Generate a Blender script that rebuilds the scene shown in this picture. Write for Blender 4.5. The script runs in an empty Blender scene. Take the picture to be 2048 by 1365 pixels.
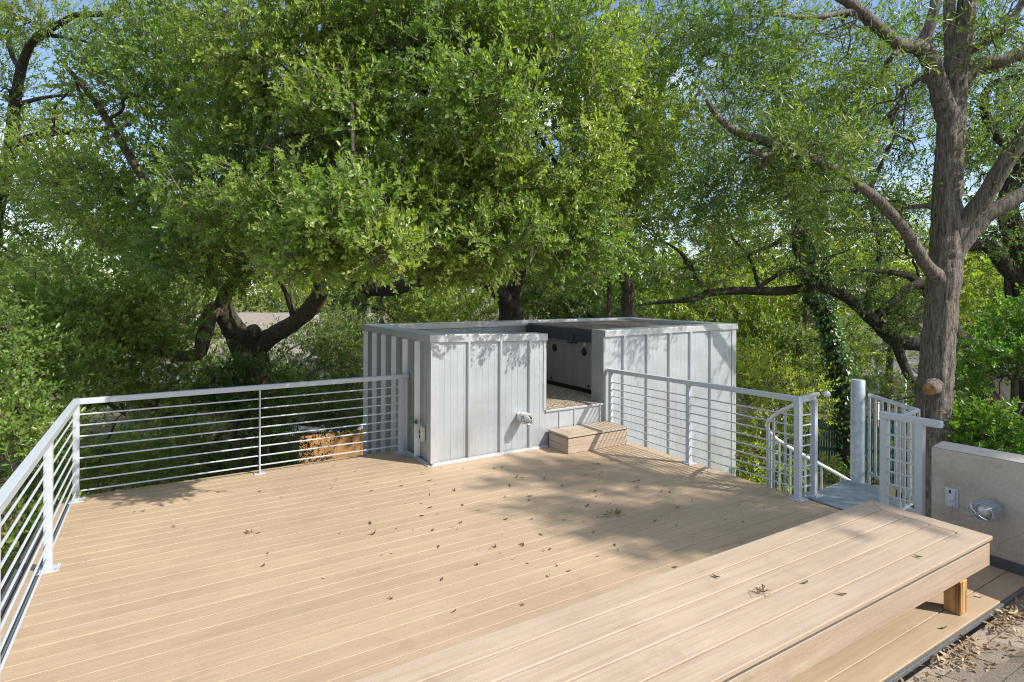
import bpy, math, random
import numpy as np
from mathutils import Vector, Matrix
random.seed(7)
rng = np.random.default_rng(11)
PI = math.pi
scene = bpy.context.scene
COL = scene.collection

# ------------------------------------------------------------------ camera
CH, F, VH, RO, YAW = 1.92, 1152.6, 583.23, 0.002926, math.radians(58.6927)
RV = np.array([math.sin(YAW), -math.cos(YAW), 0.0])
DV = np.array([math.cos(YAW), math.sin(YAW), 0.0])
UV = np.array([0, 0, 1.0])
def ray(u, v):
    r = DV + RV * (u - 1024) / F
    return np.array([r[0], r[1], -(v - VH - RO * (u - 1024)) / F])
def at(u, v, d): return ray(u, v) * d + np.array([0, 0, CH])
def on_z(u, v, z):
    r = ray(u, v); return r * ((z - CH) / r[2]) + np.array([0, 0, CH])
def on_x(u, v, x):
    r = ray(u, v); return r * (x / r[0]) + np.array([0, 0, CH])
def on_y(u, v, y):
    r = ray(u, v); return r * (y / r[1]) + np.array([0, 0, CH])

cd = bpy.data.cameras.new('camera')
cam = bpy.data.objects.new('camera', cd); COL.objects.link(cam)
cd.sensor_width = 36; cd.lens = F / 2048 * 36
cd.shift_y = -(682.5 - VH) / 2048
cd.clip_start = 0.05; cd.clip_end = 2000
fwd = Vector(DV); rot = fwd.to_track_quat('-Z', 'Y').to_matrix().to_4x4()
cam.matrix_world = Matrix.Translation((0, 0, CH)) @ Matrix.Rotation(RO, 4, fwd) .inverted() @ rot
scene.camera = cam

# ------------------------------------------------------------------ materials
def mat(name):
    m = bpy.data.materials.new(name); m.use_nodes = True
    nt = m.node_tree; b = nt.nodes['Principled BSDF']
    return m, nt, b
def N(nt, t, **k):
    n = nt.nodes.new(t)
    for a, v in k.items():
        if a == 'ins':
            for i, x in v.items(): n.inputs[i].default_value = x
        else: setattr(n, a, v)
    return n
def L(nt, a, b): nt.links.new(a, b)
def ramp(nt, fac, stops):
    r = N(nt, 'ShaderNodeValToRGB'); e = r.color_ramp.elements
    while len(e) < len(stops): e.new(0.5)
    for i, (p, c) in enumerate(stops):
        e[i].position = p; e[i].color = (c[0], c[1], c[2], 1)
    L(nt, fac, r.inputs[0]); return r.outputs[0]
def coords(nt, kind='Object', scale=(1, 1, 1)):
    t = N(nt, 'ShaderNodeTexCoord'); m = N(nt, 'ShaderNodeMapping')
    m.inputs['Scale'].default_value = scale
    L(nt, t.outputs[kind], m.inputs[0]); return m.outputs[0]
def noise(nt, vec, scale, detail=4, rough=0.55):
    n = N(nt, 'ShaderNodeTexNoise'); n.inputs['Scale'].default_value = scale
    n.inputs['Detail'].default_value = detail; n.inputs['Roughness'].default_value = rough
    L(nt, vec, n.inputs['Vector']); return n.outputs[0]
def bump(nt, b, h, strength, dist):
    n = N(nt, 'ShaderNodeBump'); n.inputs['Strength'].default_value = strength
    n.inputs['Distance'].default_value = dist
    L(nt, h, n.inputs['Height']); L(nt, n.outputs[0], b.inputs['Normal'])
def mix(nt, fac, a, c, mode='MIX'):
    m = N(nt, 'ShaderNodeMix'); m.data_type = 'RGBA'; m.blend_type = mode
    def put(x, s):
        if isinstance(x, (tuple, list)): m.inputs[s].default_value = (x[0], x[1], x[2], 1)
        else: L(nt, x, m.inputs[s])
    put(a, 6); put(c, 7)
    if isinstance(fac, (int, float)): m.inputs[0].default_value = fac
    else: L(nt, fac, m.inputs[0])
    return m.outputs[2]

def m_board(name, c1, c2, axis='X', rough=0.6, grain=1.0):
    m, nt, b = mat(name)
    g = N(nt, 'ShaderNodeNewGeometry')
    sc = (0.9, 22, 22) if axis == 'X' else (22, 0.9, 22)
    v = coords(nt, 'Object', sc)
    off = N(nt, 'ShaderNodeVectorMath', operation='ADD')
    mul = N(nt, 'ShaderNodeVectorMath', operation='SCALE'); mul.inputs[3].default_value = 40
    comb = N(nt, 'ShaderNodeCombineXYZ')
    for i in range(3): L(nt, g.outputs['Random Per Island'], comb.inputs[i])
    L(nt, comb.outputs[0], mul.inputs[0]); L(nt, v, off.inputs[0]); L(nt, mul.outputs[0], off.inputs[1])
    n1 = noise(nt, off.outputs[0], 1.6, 6, 0.62)
    col = ramp(nt, n1, [(0.32, c2), (0.62, c1)])
    v2 = coords(nt, 'Object', (1, 1, 1))
    n2 = noise(nt, v2, 1.3, 4)
    col = mix(nt, 0.5, col, ramp(nt, n2, [(0.3, (0.80, 0.79, 0.78)), (0.7, (1.08, 1.07, 1.06))]), 'MULTIPLY')
    fv = N(nt, 'ShaderNodeVectorMath', operation='MULTIPLY'); fv.inputs[1].default_value = (4.0, 7.5, 7.5) if axis == 'X' else (7.5, 4.0, 7.5)
    L(nt, off.outputs[0], fv.inputs[0]); fg = noise(nt, fv.outputs[0], 1.3, 4, .7)
    col = mix(nt, .42 * min(grain, 1.0), col, ramp(nt, fg, [(0.34, (0.78, 0.76, 0.74)), (0.5, (1, 1, 1)), (0.7, (1.06, 1.06, 1.06))]), 'MULTIPLY')
    isl = ramp(nt, g.outputs['Random Per Island'], [(0, (0.94, 0.935, 0.93)), (1, (1.05, 1.05, 1.05))])
    col = mix(nt, 1.0, col, isl, 'MULTIPLY')
    st_ = noise(nt, v2, 2.4, 7, .68)
    col = mix(nt, ramp(nt, st_, [(0.56, (0, 0, 0)), (0.72, (.42, .42, .42))]), col, (0.30, 0.225, 0.155))
    spk = noise(nt, v2, 260, 2)
    col = mix(nt, 0.6, col, ramp(nt, spk, [(0.35, (0.82, 0.82, 0.82)), (0.65, (1.08, 1.08, 1.08))]), 'MULTIPLY')
    L(nt, col, b.inputs['Base Color']); b.inputs['Roughness'].default_value = rough
    b.inputs['Specular IOR Level'].default_value = 0.3
    bump(nt, b, n1, 0.35 * grain, 0.004)
    return m
M = {}
M['deck'] = m_board('composite_decking', (0.505, 0.378, 0.252), (0.452, 0.331, 0.214))
M['bench'] = m_board('composite_bench_board', (0.545, 0.432, 0.322), (0.465, 0.355, 0.255), grain=1.3)
M['bench_end'] = m_board('composite_end_board', (0.50, 0.40, 0.30), (0.44, 0.345, 0.255), axis='Y')
def m_simple(name, c, rough=0.6, metal=0.0, var=0.12, vs=6.0, bmp=0.0, bs=80, spec=0.5, c2=None):
    m, nt, b = mat(name); v = coords(nt)
    n = noise(nt, v, vs, 5)
    c2 = c2 or tuple(x * (1 - var * 2) for x in c)
    L(nt, ramp(nt, n, [(0.3, c2), (0.7, c)]), b.inputs['Base Color'])
    b.inputs['Roughness'].default_value = rough; b.inputs['Metallic'].default_value = metal
    b.inputs['Specular IOR Level'].default_value = spec
    if bmp: bump(nt, b, noise(nt, v, bs, 4), bmp, 0.01)
    return m
def m_sheet(name, c, streak, metal=0.35, rough=0.42):
    m, nt, b = mat(name)
    v = coords(nt, 'Object', (26, 26, 0.8)); n = noise(nt, v, 2.2, 5, 0.55)
    v2 = coords(nt, 'Object', (1, 1, 1)); n2 = noise(nt, v2, 1.7, 5)
    col = ramp(nt, n, [(0.28, streak), (0.62, c)])
    col = mix(nt, 0.6, col, ramp(nt, n2, [(0.35, (0.84, 0.84, 0.85)), (0.65, (1.05, 1.05, 1.04))]), 'MULTIPLY')
    # rusty-brown water streaks low on the wall
    v3 = coords(nt, 'Object', (3.2, 3.2, 0.9)); n3 = noise(nt, v3, 1.1, 3)
    fac = ramp(nt, n3, [(0.50, (0, 0, 0)), (0.72, (0.55, 0.55, 0.55))])
    sp = N(nt, 'ShaderNodeSeparateXYZ'); L(nt, v2, sp.inputs[0])
    hgt_ = ramp(nt, sp.outputs[2], [(0.05, (1, 1, 1)), (0.75, (.12, .12, .12))]); fac = mix(nt, 1.0, fac, hgt_, 'MULTIPLY')
    col = mix(nt, fac, col, (0.36, 0.30, 0.25))
    L(nt, col, b.inputs['Base Color'])
    b.inputs['Metallic'].default_value = metal
    L(nt, ramp(nt, n, [(0.2, (rough + .15,) * 3), (0.8, (rough,) * 3)]), b.inputs['Roughness'])
    bump(nt, b, n2, 0.5, 0.03)
    return m
M['sheet'] = m_sheet('galvalume_sheet', (0.525, 0.555, 0.572), (0.49, 0.52, 0.537), 0.45, 0.40)
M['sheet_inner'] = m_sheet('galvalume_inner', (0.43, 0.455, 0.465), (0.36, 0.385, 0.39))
M['sheet_left'] = m_sheet('shade_toned_galvalume', (0.40, 0.41, 0.40), (0.30, 0.30, 0.285), 0.6, 0.4)  # darker sheet copy for the left wall; shade and tree reflections in its colour
M['cap'] = m_simple('galvalume_cap', (0.57, 0.585, 0.59), 0.38, 0.35, 0.07, 4, 0.15, 9)
M['rail'] = m_simple('light_grey_paint', (0.52, 0.555, 0.585), 0.38, 0.0, 0.03, 3)
def m_galv():
    m, nt, b = mat('galvanised_steel'); v = coords(nt)
    vo = N(nt, 'ShaderNodeTexVoronoi'); vo.inputs['Scale'].default_value = 55; L(nt, v, vo.inputs['Vector'])
    n = noise(nt, v, 14, 5)
    c = ramp(nt, n, [(0.3, (0.34, 0.38, 0.40)), (0.7, (0.52, 0.56, 0.57))])
    c = mix(nt, 0.35, c, ramp(nt, vo.outputs['Distance'], [(0, (0.75, 0.75, 0.75)), (0.6, (1.15, 1.15, 1.15))]), 'MULTIPLY')
    L(nt, c, b.inputs['Base Color']); b.inputs['Metallic'].default_value = 0.45; b.inputs['Roughness'].default_value = 0.45
    return m
M['galv'] = m_galv()
M['plate'] = m_simple('galvanised_plate', (0.36, 0.42, 0.45), 0.5, 0.3, 0.2, 9, 0.2, 30)
def m_stucco():
    m, nt, b = mat('stucco'); v = coords(nt)
    n = noise(nt, v, 2.6, 6, 0.6); n2 = noise(nt, v, 42, 5)
    c = ramp(nt, n, [(0.25, (0.37, 0.32, 0.265)), (0.5, (0.52, 0.46, 0.385)), (0.8, (0.58, 0.52, 0.44))])
    c = mix(nt, 0.5, c, ramp(nt, n2, [(0.3, (0.82, 0.81, 0.8)), (0.7, (1.08, 1.08, 1.08))]), 'MULTIPLY')
    # hairline cracks
    vd = N(nt, 'ShaderNodeVectorMath', operation='ADD'); nn = N(nt, 'ShaderNodeTexNoise'); nn.inputs['Scale'].default_value = 3
    L(nt, v, nn.inputs['Vector']); sc = N(nt, 'ShaderNodeVectorMath', operation='SCALE'); sc.inputs[3].default_value = 0.35
    L(nt, nn.outputs[1], sc.inputs[0]); L(nt, v, vd.inputs[0]); L(nt, sc.outputs[0], vd.inputs[1])
    vo = N(nt, 'ShaderNodeTexVoronoi', feature='DISTANCE_TO_EDGE'); vo.inputs['Scale'].default_value = 1.9
    L(nt, vd.outputs[0], vo.inputs['Vector'])
    k = ramp(nt, vo.outputs['Distance'], [(0.0, (0.62, 0.6, 0.58)), (0.006, (1, 1, 1))])
    gate = noise(nt, v, 1.1, 2)
    c = mix(nt, ramp(nt, gate, [(0.45, (0, 0, 0)), (0.55, (0.8, 0.8, 0.8))]), c, mix(nt, 1.0, c, k, 'MULTIPLY'))
    L(nt, c, b.inputs['Base Color']); b.inputs['Roughness'].default_value = 0.85
    bump(nt, b, n2, 0.5, 0.006); return m
M['stucco'] = m_stucco()
M['dark'] = m_simple('dark_substructure', (0.03, 0.03, 0.032), 0.8)
M['trim'] = m_simple('dark_grey_trim', (0.10, 0.105, 0.115), 0.5)
M['edge'] = m_simple('grey_metal_edge', (0.22, 0.235, 0.24), 0.5, 0.3, 0.25, 120)
M['spa'] = m_sheet('spa_skirt', (0.32, 0.295, 0.27), (0.24, 0.22, 0.20), 0.0, 0.55)
M['vinyl'] = m_simple('spa_cover_vinyl', (0.045, 0.052, 0.06), 0.45, 0, 0.15, 8, 0.3, 12)
M['vinyl_top'] = m_simple('spa_cover_top', (0.30, 0.225, 0.155), 0.6, 0, 0.3, 5, 0.3, 25)
M['black'] = m_simple('black_plastic', (0.012, 0.012, 0.013), 0.5)
M['white'] = m_simple('white_plastic', (0.75, 0.75, 0.73), 0.4, 0, 0.05)
M['cream'] = m_simple('cream_plastic', (0.62, 0.60, 0.52), 0.45, 0, 0.08)
M['brass'] = m_simple('aged_brass', (0.30, 0.26, 0.20), 0.4, 0.7, 0.2, 30)
M['greenhandle'] = m_simple('green_handle', (0.02, 0.22, 0.14), 0.4)
def m_gravel():
    m, nt, b = mat('pea_gravel'); v = coords(nt)
    vo = N(nt, 'ShaderNodeTexVoronoi'); vo.inputs['Scale'].default_value = 62; L(nt, v, vo.inputs['Vector'])
    sep = N(nt, 'ShaderNodeSeparateColor'); L(nt, vo.outputs['Color'], sep.inputs[0])
    c = ramp(nt, sep.outputs[0], [(0, (0.20, 0.14, 0.09)), (0.4, (0.42, 0.31, 0.21)), (0.75, (0.60, 0.49, 0.37)), (1, (0.72, 0.66, 0.58))])
    c = mix(nt, 1.0, c, ramp(nt, vo.outputs['Distance'], [(0.35, (1, 1, 1)), (0.8, (0.55, 0.5, 0.45))]), 'MULTIPLY')
    L(nt, c, b.inputs['Base Color']); b.inputs['Roughness'].default_value = 0.85
    inv = ramp(nt, vo.outputs['Distance'], [(0, (1, 1, 1)), (0.8, (0, 0, 0))]); bump(nt, b, inv, 1.0, 0.012); return m
M['gravel'] = m_gravel()
def m_shingle():
    m, nt, b = mat('asphalt_shingle'); v = coords(nt)
    g = N(nt, 'ShaderNodeNewGeometry')
    n = noise(nt, v, 170, 3, 0.7)
    c = ramp(nt, n, [(0.3, (0.13, 0.105, 0.085)), (0.5, (0.36, 0.30, 0.235)), (0.72, (0.58, 0.50, 0.41))])
    c = mix(nt, 1.0, c, ramp(nt, g.outputs['Random Per Island'], [(0, (0.72, 0.70, 0.68)), (1, (1.1, 1.08, 1.05))]), 'MULTIPLY')
    L(nt, c, b.inputs['Base Color']); b.inputs['Roughness'].default_value = 0.9
    bump(nt, b, n, 0.6, 0.004); return m
M['shingle'] = m_shingle()
def m_pine():
    m, nt, b = mat('pressure_treated_pine')
    v = coords(nt, 'Object', (28, 28, 1.1)); w = noise(nt, v, 1.5, 3, .5)
    c = ramp(nt, w, [(0.38, (0.20, 0.085, 0.025)), (0.47, (0.52, 0.30, 0.11)), (0.7, (0.62, 0.43, 0.20))])
    L(nt, c, b.inputs['Base Color']); b.inputs['Roughness'].default_value = 0.65; return m
M['pine'] = m_pine()
def m_bark(name, dark, light, sc=1.0, moss=None):
    m, nt, b = mat(name); v = coords(nt, 'Object', (9 * sc, 9 * sc, 1.35 * sc))
    n = noise(nt, v, 2.6, 8, 0.72)
    v2 = coords(nt); n2 = noise(nt, v2, 1.4, 3)
    c = ramp(nt, n, [(0.36, dark), (0.50, tuple((a + c_) / 2 for a, c_ in zip(dark, light))), (0.66, light)])
    if moss: c = mix(nt, ramp(nt, n2, [(0.45, (0, 0, 0)), (0.62, (0.7, 0.7, 0.7))]), c, moss)
    L(nt, c, b.inputs['Base Color']); b.inputs['Roughness'].default_value = 0.9
    bump(nt, b, n, 1.0, 0.09); return m
M['bark_oak'] = m_bark('live_oak_bark', (0.045, 0.034, 0.024), (0.25, 0.185, 0.13), 1.3, (0.09, 0.085, 0.045))
M['bark_pecan'] = m_bark('pecan_bark', (0.065, 0.05, 0.038), (0.42, 0.35, 0.285), 1.35)
M['bark_dark'] = m_bark('dark_oak_bark', (0.018, 0.014, 0.011), (0.11, 0.085, 0.062), 1.2, (0.05, 0.05, 0.03))
M['twig'] = m_simple('twig_bark', (0.22, 0.18, 0.13), 0.9)
M['cut'] = m_simple('fresh_cut_wood', (0.50, 0.24, 0.10), 0.8, 0, 0.38, 14)
def m_leaf(name, cols, trans=0.35, rough=0.33, tint=(1.5, 1.6, 0.55)):
    m, nt, b = mat(name)
    a = N(nt, 'ShaderNodeAttribute', attribute_name='tone')
    c = ramp(nt, a.outputs['Fac'], cols)
    v = coords(nt); n = noise(nt, v, 0.55, 3)
    c = mix(nt, 1.0, c, ramp(nt, n, [(0.35, (0.72, 0.84, 0.8)), (0.65, (1.18, 1.1, 1.0))]), 'MULTIPLY')
    L(nt, c, b.inputs['Base Color']); b.inputs['Roughness'].default_value = rough
    b.inputs['Specular IOR Level'].default_value = 0.55
    t = N(nt, 'ShaderNodeBsdfTranslucent')
    tc = mix(nt, 1.0, c, tint, 'MULTIPLY'); L(nt, tc, t.inputs[0])
    ms = N(nt, 'ShaderNodeMixShader'); ms.inputs[0].default_value = trans
    L(nt, b.outputs[0], ms.inputs[1]); L(nt, t.outputs[0], ms.inputs[2])
    L(nt, ms.outputs[0], nt.nodes['Material Output'].inputs[0])
    return m
M['leaf_oak'] = m_leaf('live_oak_leaf', [(0, (0.10, 0.17, 0.035)), (0.5, (0.205, 0.30, 0.06)), (0.85, (0.31, 0.39, 0.105)), (1, (0.44, 0.46, 0.18))], 0.5)
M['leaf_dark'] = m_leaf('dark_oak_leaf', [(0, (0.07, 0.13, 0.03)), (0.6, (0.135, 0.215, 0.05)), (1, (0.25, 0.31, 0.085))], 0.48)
M['leaf_pecan'] = m_leaf('pecan_leaf', [(0, (0.08, 0.145, 0.04)), (0.6, (0.15, 0.235, 0.06)), (0.93, (0.27, 0.32, 0.07)), (1, (0.32, 0.15, 0.05))], 0.45)
M['leaf_yellow'] = m_leaf('yellow_green_leaf', [(0, (0.13, 0.21, 0.03)), (0.5, (0.27, 0.36, 0.05)), (0.85, (0.45, 0.46, 0.07)), (1, (0.48, 0.30, 0.07))], 0.5)
M['leaf_bright'] = m_leaf('bright_glossy_leaf', [(0, (0.055, 0.15, 0.02)), (0.6, (0.12, 0.26, 0.03)), (1, (0.26, 0.38, 0.05))], 0.45, 0.35)
M['leaf_mid'] = m_leaf('mid_green_leaf', [(0, (0.07, 0.13, 0.03)), (0.6, (0.14, 0.22, 0.05)), (1, (0.32, 0.33, 0.07))], 0.45)
M['leaf_ivy'] = m_leaf('ivy_leaf', [(0, (0.04, 0.10, 0.025)), (0.6, (0.09, 0.19, 0.05)), (1, (0.20, 0.30, 0.10))], 0.3)
M['leaf_dry'] = m_leaf('dry_leaf', [(0, (0.13, 0.065, 0.028)), (0.5, (0.36, 0.22, 0.11)), (1, (0.60, 0.44, 0.26))], 0.08, 0.6, (1.1, 1, .7))
M['leaf_brown'] = m_leaf('small_brown_leaf', [(0, (0.045, 0.025, 0.012)), (1, (0.17, 0.09, 0.04))], 0.05, 0.6, (1.1, 1, .7))
M['leaf_green'] = m_leaf('fallen_green_leaf', [(0, (0.10, 0.15, 0.03)), (1, (0.20, 0.24, 0.05))], 0.2, 0.5)
def m_ground():
    m, nt, b = mat('ground'); v = coords(nt)
    n = noise(nt, v, 0.35, 5); n2 = noise(nt, v, 22, 5, 0.7)
    c = ramp(nt, n, [(0.35, (0.16, 0.11, 0.07)), (0.55, (0.13, 0.12, 0.055)), (0.7, (0.08, 0.12, 0.04))])
    c = mix(nt, 0.8, c, ramp(nt, n2, [(0.3, (0.5, 0.5, 0.5)), (0.7, (1.4, 1.35, 1.3))]), 'MULTIPLY')
    L(nt, c, b.inputs['Base Color']); b.inputs['Roughness'].default_value = 0.95
    bump(nt, b, n2, 0.8, 0.05); return m
M['ground'] = m_ground()
M['cedar'] = m_board('cedar_picket', (0.62, 0.34, 0.14), (0.45, 0.22, 0.085), axis='Z')
M['greenslat'] = m_simple('green_fence_slat', (0.02, 0.10, 0.085), 0.4, 0, 0.2, 20)
M['roof_tan'] = m_simple('tan_roof', (0.36, 0.31, 0.255), 0.9, 0, 0.15, 9, 0.5, 40)
M['roof_grey'] = m_simple('grey_roof', (0.17, 0.15, 0.135), 0.9, 0, 0.15, 9, 0.5, 40)
M['brick'] = m_simple('rose_brick', (0.34, 0.20, 0.15), 0.9, 0, 0.25, 25, 0.5, 40)
M['siding'] = m_simple('beige_siding', (0.44, 0.39, 0.30), 0.8, 0, 0.06, 4)
M['whitepaint'] = m_simple('white_trim_paint', (0.78, 0.78, 0.76), 0.6, 0, 0.05)
M['bin'] = m_simple('blue_plastic', (0.02, 0.08, 0.35), 0.4)
M['tan'] = m_simple('tan_paint', (0.35, 0.25, 0.18), 0.7)
def m_glass(name, c=(0.9, 0.93, 0.93), rough=0.03):
    m, nt, b = mat(name); b.inputs['Base Color'].default_value = (*c, 1)
    b.inputs['Roughness'].default_value = rough; b.inputs['Transmission Weight'].default_value = 0.97; b.inputs['IOR'].default_value = 1.12; return m
M['glass'] = m_glass('lamp_glass')
M['pane'] = m_simple('dark_window_glass', (0.03, 0.035, 0.04), 0.08, 0, 0.1)

# ------------------------------------------------------------------ mesh helpers
class MB:
    def __init__(s): s.v = []; s.f = []
    def add(s, vs, fs):
        o = len(s.v); s.v += [tuple(map(float, p)) for p in vs]; s.f += [tuple(i + o for i in f) for f in fs]; return s
    def box(s, x0, x1, y0, y1, z0, z1):
        return s.add([(x0, y0, z0), (x1, y0, z0), (x1, y1, z0), (x0, y1, z0), (x0, y0, z1), (x1, y0, z1), (x1, y1, z1), (x0, y1, z1)],
                     [(0, 3, 2, 1), (4, 5, 6, 7), (0, 1, 5, 4), (1, 2, 6, 5), (2, 3, 7, 6), (3, 0, 4, 7)])
    def hexa(s, b, t): # 4 bottom pts, 4 top pts
        return s.add(list(b) + list(t), [(0, 3, 2, 1), (4, 5, 6, 7), (0, 1, 5, 4), (1, 2, 6, 5), (2, 3, 7, 6), (3, 0, 4, 7)])
    def prism(s, poly, z0, z1):
        n = len(poly)
        return s.add([(x, y, z0) for x, y in poly] + [(x, y, z1) for x, y in poly],
                     [tuple(range(n))[::-1], tuple(range(n, 2 * n))] + [(i, (i + 1) % n, (i + 1) % n + n, i + n) for i in range(n)])
    def bar(s, p0, p1, w, h, up=(0, 0, 1)):
        p0 = np.array(p0, float); p1 = np.array(p1, float); d = p1 - p0; d /= np.linalg.norm(d)
        up = np.array(up, float); sd = np.cross(d, up)
        if np.linalg.norm(sd) < 1e-5: sd = np.array([1.0, 0, 0])
        sd /= np.linalg.norm(sd); u2 = np.cross(sd, d)
        q = [(-1, -1), (1, -1), (1, 1), (-1, 1)]
        a = [p0 + sd * w / 2 * i + u2 * h / 2 * j for i, j in q]; b = [p1 + sd * w / 2 * i + u2 * h / 2 * j for i, j in q]
        return s.add(a + b, [(0, 1, 2, 3)[::-1], (4, 5, 6, 7), (0, 1, 5, 4), (1, 2, 6, 5), (2, 3, 7, 6), (3, 0, 4, 7)])
    def tube(s, pts, r, n=8, caps=True, closed=False):
        P = [np.array(p, float) for p in pts]; m = len(P)
        R = r if hasattr(r, '__len__') else [r] * m
        ref = None; rings = []
        for i in range(m):
            if closed: t = P[(i + 1) % m] - P[i - 1]
            else: t = P[min(i + 1, m - 1)] - P[max(i - 1, 0)]
            t = t / (np.linalg.norm(t) + 1e-9)
            if ref is None:
                ref = np.array([1.0, 0, 0]) if abs(t[0]) < 0.8 else np.array([0, 1.0, 0])
            a = ref - t * np.dot(ref, t); a /= np.linalg.norm(a) + 1e-9; ref = a
            b = np.cross(t, a)
            rings.append([P[i] + R[i] * (math.cos(2 * PI * k / n) * a + math.sin(2 * PI * k / n) * b) for k in range(n)])
        vs = [p for q in rings for p in q]; fs = []
        for i in range(m if closed else m - 1):
            j = (i + 1) % m
            for k in range(n):
                fs.append((i * n + k, i * n + (k + 1) % n, j * n + (k + 1) % n, j * n + k))
        if caps and not closed:
            fs.append(tuple(range(n))[::-1]); fs.append(tuple((m - 1) * n + k for k in range(n)))
        return s.add(vs, fs)
    def lathe(s, c, axis, prof, n=20):
        ax = np.array(axis, float); al_ = np.linalg.norm(ax); ax /= al_
        al_ = al_ if 1 < al_ < 1.5 else 1.0
        pts = [np.array(c, float) + ax * h * al_ for h, r in prof]
        a = np.array([0, 0, 1.0]) if abs(ax[2]) < 0.8 else np.array([1.0, 0, 0])
        a = a - ax * np.dot(a, ax); a /= np.linalg.norm(a); b = np.cross(ax, a)
        vs = [p + r * (math.cos(2 * PI * k / n) * a + math.sin(2 * PI * k / n) * b) for p, (h, r) in zip(pts, prof) for k in range(n)]
        fs = []
        for i in range(len(prof) - 1):
            for k in range(n): fs.append((i * n + k, i * n + (k + 1) % n, (i + 1) * n + (k + 1) % n, (i + 1) * n + k))
        fs.append(tuple(range(n))[::-1]); fs.append(tuple((len(prof) - 1) * n + k for k in range(n)))
        return s.add(vs, fs)
    def build(s, name, m, parent=None, bevel=0, smooth=False, seg=2):
        o = parent_loc(parent)
        me = bpy.data.meshes.new(name); me.from_pydata([(x - o[0], y - o[1], z - o[2]) for x, y, z in s.v], [], s.f)
        me.materials.append(m)
        if smooth:
            me.polygons.foreach_set('use_smooth', [True] * len(me.polygons))
            try: me.set_sharp_from_angle(angle=math.radians(40))
            except Exception: pass
        me.update()
        ob = bpy.data.objects.new(name, me); COL.objects.link(ob)
        if parent: ob.parent = parent
        if bevel:
            b = ob.modifiers.new('bevel', 'BEVEL'); b.width = bevel; b.segments = seg; b.limit_method = 'ANGLE'
            b.harden_normals = False
        return ob
def parent_loc(p):
    l = np.zeros(3)
    while p is not None: l += np.array(p.location); p = p.parent
    return l
def tag(o, label=None, cat=None, group=None, kind=None):
    if label: o['label'] = label
    if cat: o['category'] = cat
    if group: o['group'] = group
    if kind: o['kind'] = kind
    return o
def empty(name, loc, label, cat, group=None):
    o = bpy.data.objects.new(name, None); COL.objects.link(o); o.location = tuple(map(float, loc)); o.empty_display_size = 0.2
    return tag(o, label, cat, group)
def copy_tree(o, parent=None):
    c = o.copy(); COL.objects.link(c)
    if parent: c.parent = parent
    for ch in list(o.children): copy_tree(ch, c)
    return c

# ------------------------------------------------------------------ ground and sky
GZ = -3.4
g = MB(); nG = 60; S = 700
gx = np.sign(np.linspace(-1, 1, nG)) * np.abs(np.linspace(-1, 1, nG)) ** 3 * S
gv = [(x, y, GZ + (0.25 * math.sin(x * .21) * math.cos(y * .17) if abs(x) + abs(y) < 200 else 0)) for y in gx for x in gx]
g.add(gv, [(j * nG + i, j * nG + i + 1, (j + 1) * nG + i + 1, (j + 1) * nG + i) for j in range(nG - 1) for i in range(nG - 1)])
tag(g.build('ground', M['ground'], smooth=True), kind='structure')

# ------------------------------------------------------------------ deck
DX0, DX1, DY0, DY1 = -0.70, 5.12, 1.483, 6.685
deck = MB(); pitch = 0.1355
edges = [DY0, 1.62, 1.7555, 1.891, 2.0265] + [2.0735 + i * pitch for i in range(34)] + [DY1]
for k, (ya, yb) in enumerate(zip(edges[:-1], edges[1:])):
    joints = [DX0, DX1] if k < 9 or k % 2 else [DX0, 4.60, DX1]
    for a, b in zip(joints[:-1], joints[1:]):
        deck.box(a + (0.0012 if a > DX0 else 0), b - (0.0012 if b < DX1 else 0), ya + (.0028 if k else 0), yb - .0028, -0.025, 0)
tag(deck.build('deck', M['deck'], bevel=0.003, seg=1), kind='structure')
e = empty('deck_frame', (2.2, 4, -0.03), 'dark frame and grey fascia edging that carries the tan roof deck boards', 'deck frame')
MB().box(DX0 + .01, DX1 - .02, DY0 + .01, DY1 - .01, -0.05, -0.03).build('underlay', M['dark'], e)
MB().box(-0.735, -0.705, 1.2, DY1, -0.03, -0.004).box(-0.735, -0.705, 1.2, DY1, -.25, -.031).build('edge_trim', M['edge'], e, 0.002)
MB().box(-0.80, -0.745, 1.2, DY1, -0.04, -0.012).build('border_board', M['deck'], e, 0.003)
MB().box(-0.87, -0.81, 1.2, DY1 + .05, -0.30, -0.03).build('fascia', M['trim'], e, 0.003)
MB().box(-0.809, 2.5, DY1 + .002, DY1 + .04, -0.30, -0.03).build('fascia', M['trim'], e, 0.003)
MB().box(DX1 + .001, DX1 + .03, 2.6, 5.8, -.3, -.012).build('fascia', M['trim'], e, 0.003)
MB().box(-0.7, 4.98, DY0 - .022, DY0 - .004, -0.028, -0.006).build('front_trim', M['edge'], e, 0.002)
MB().box(-.8, 5.1, 1.5, 6.6, GZ, -0.31).build('lower_wall', M['siding'], e)

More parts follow.
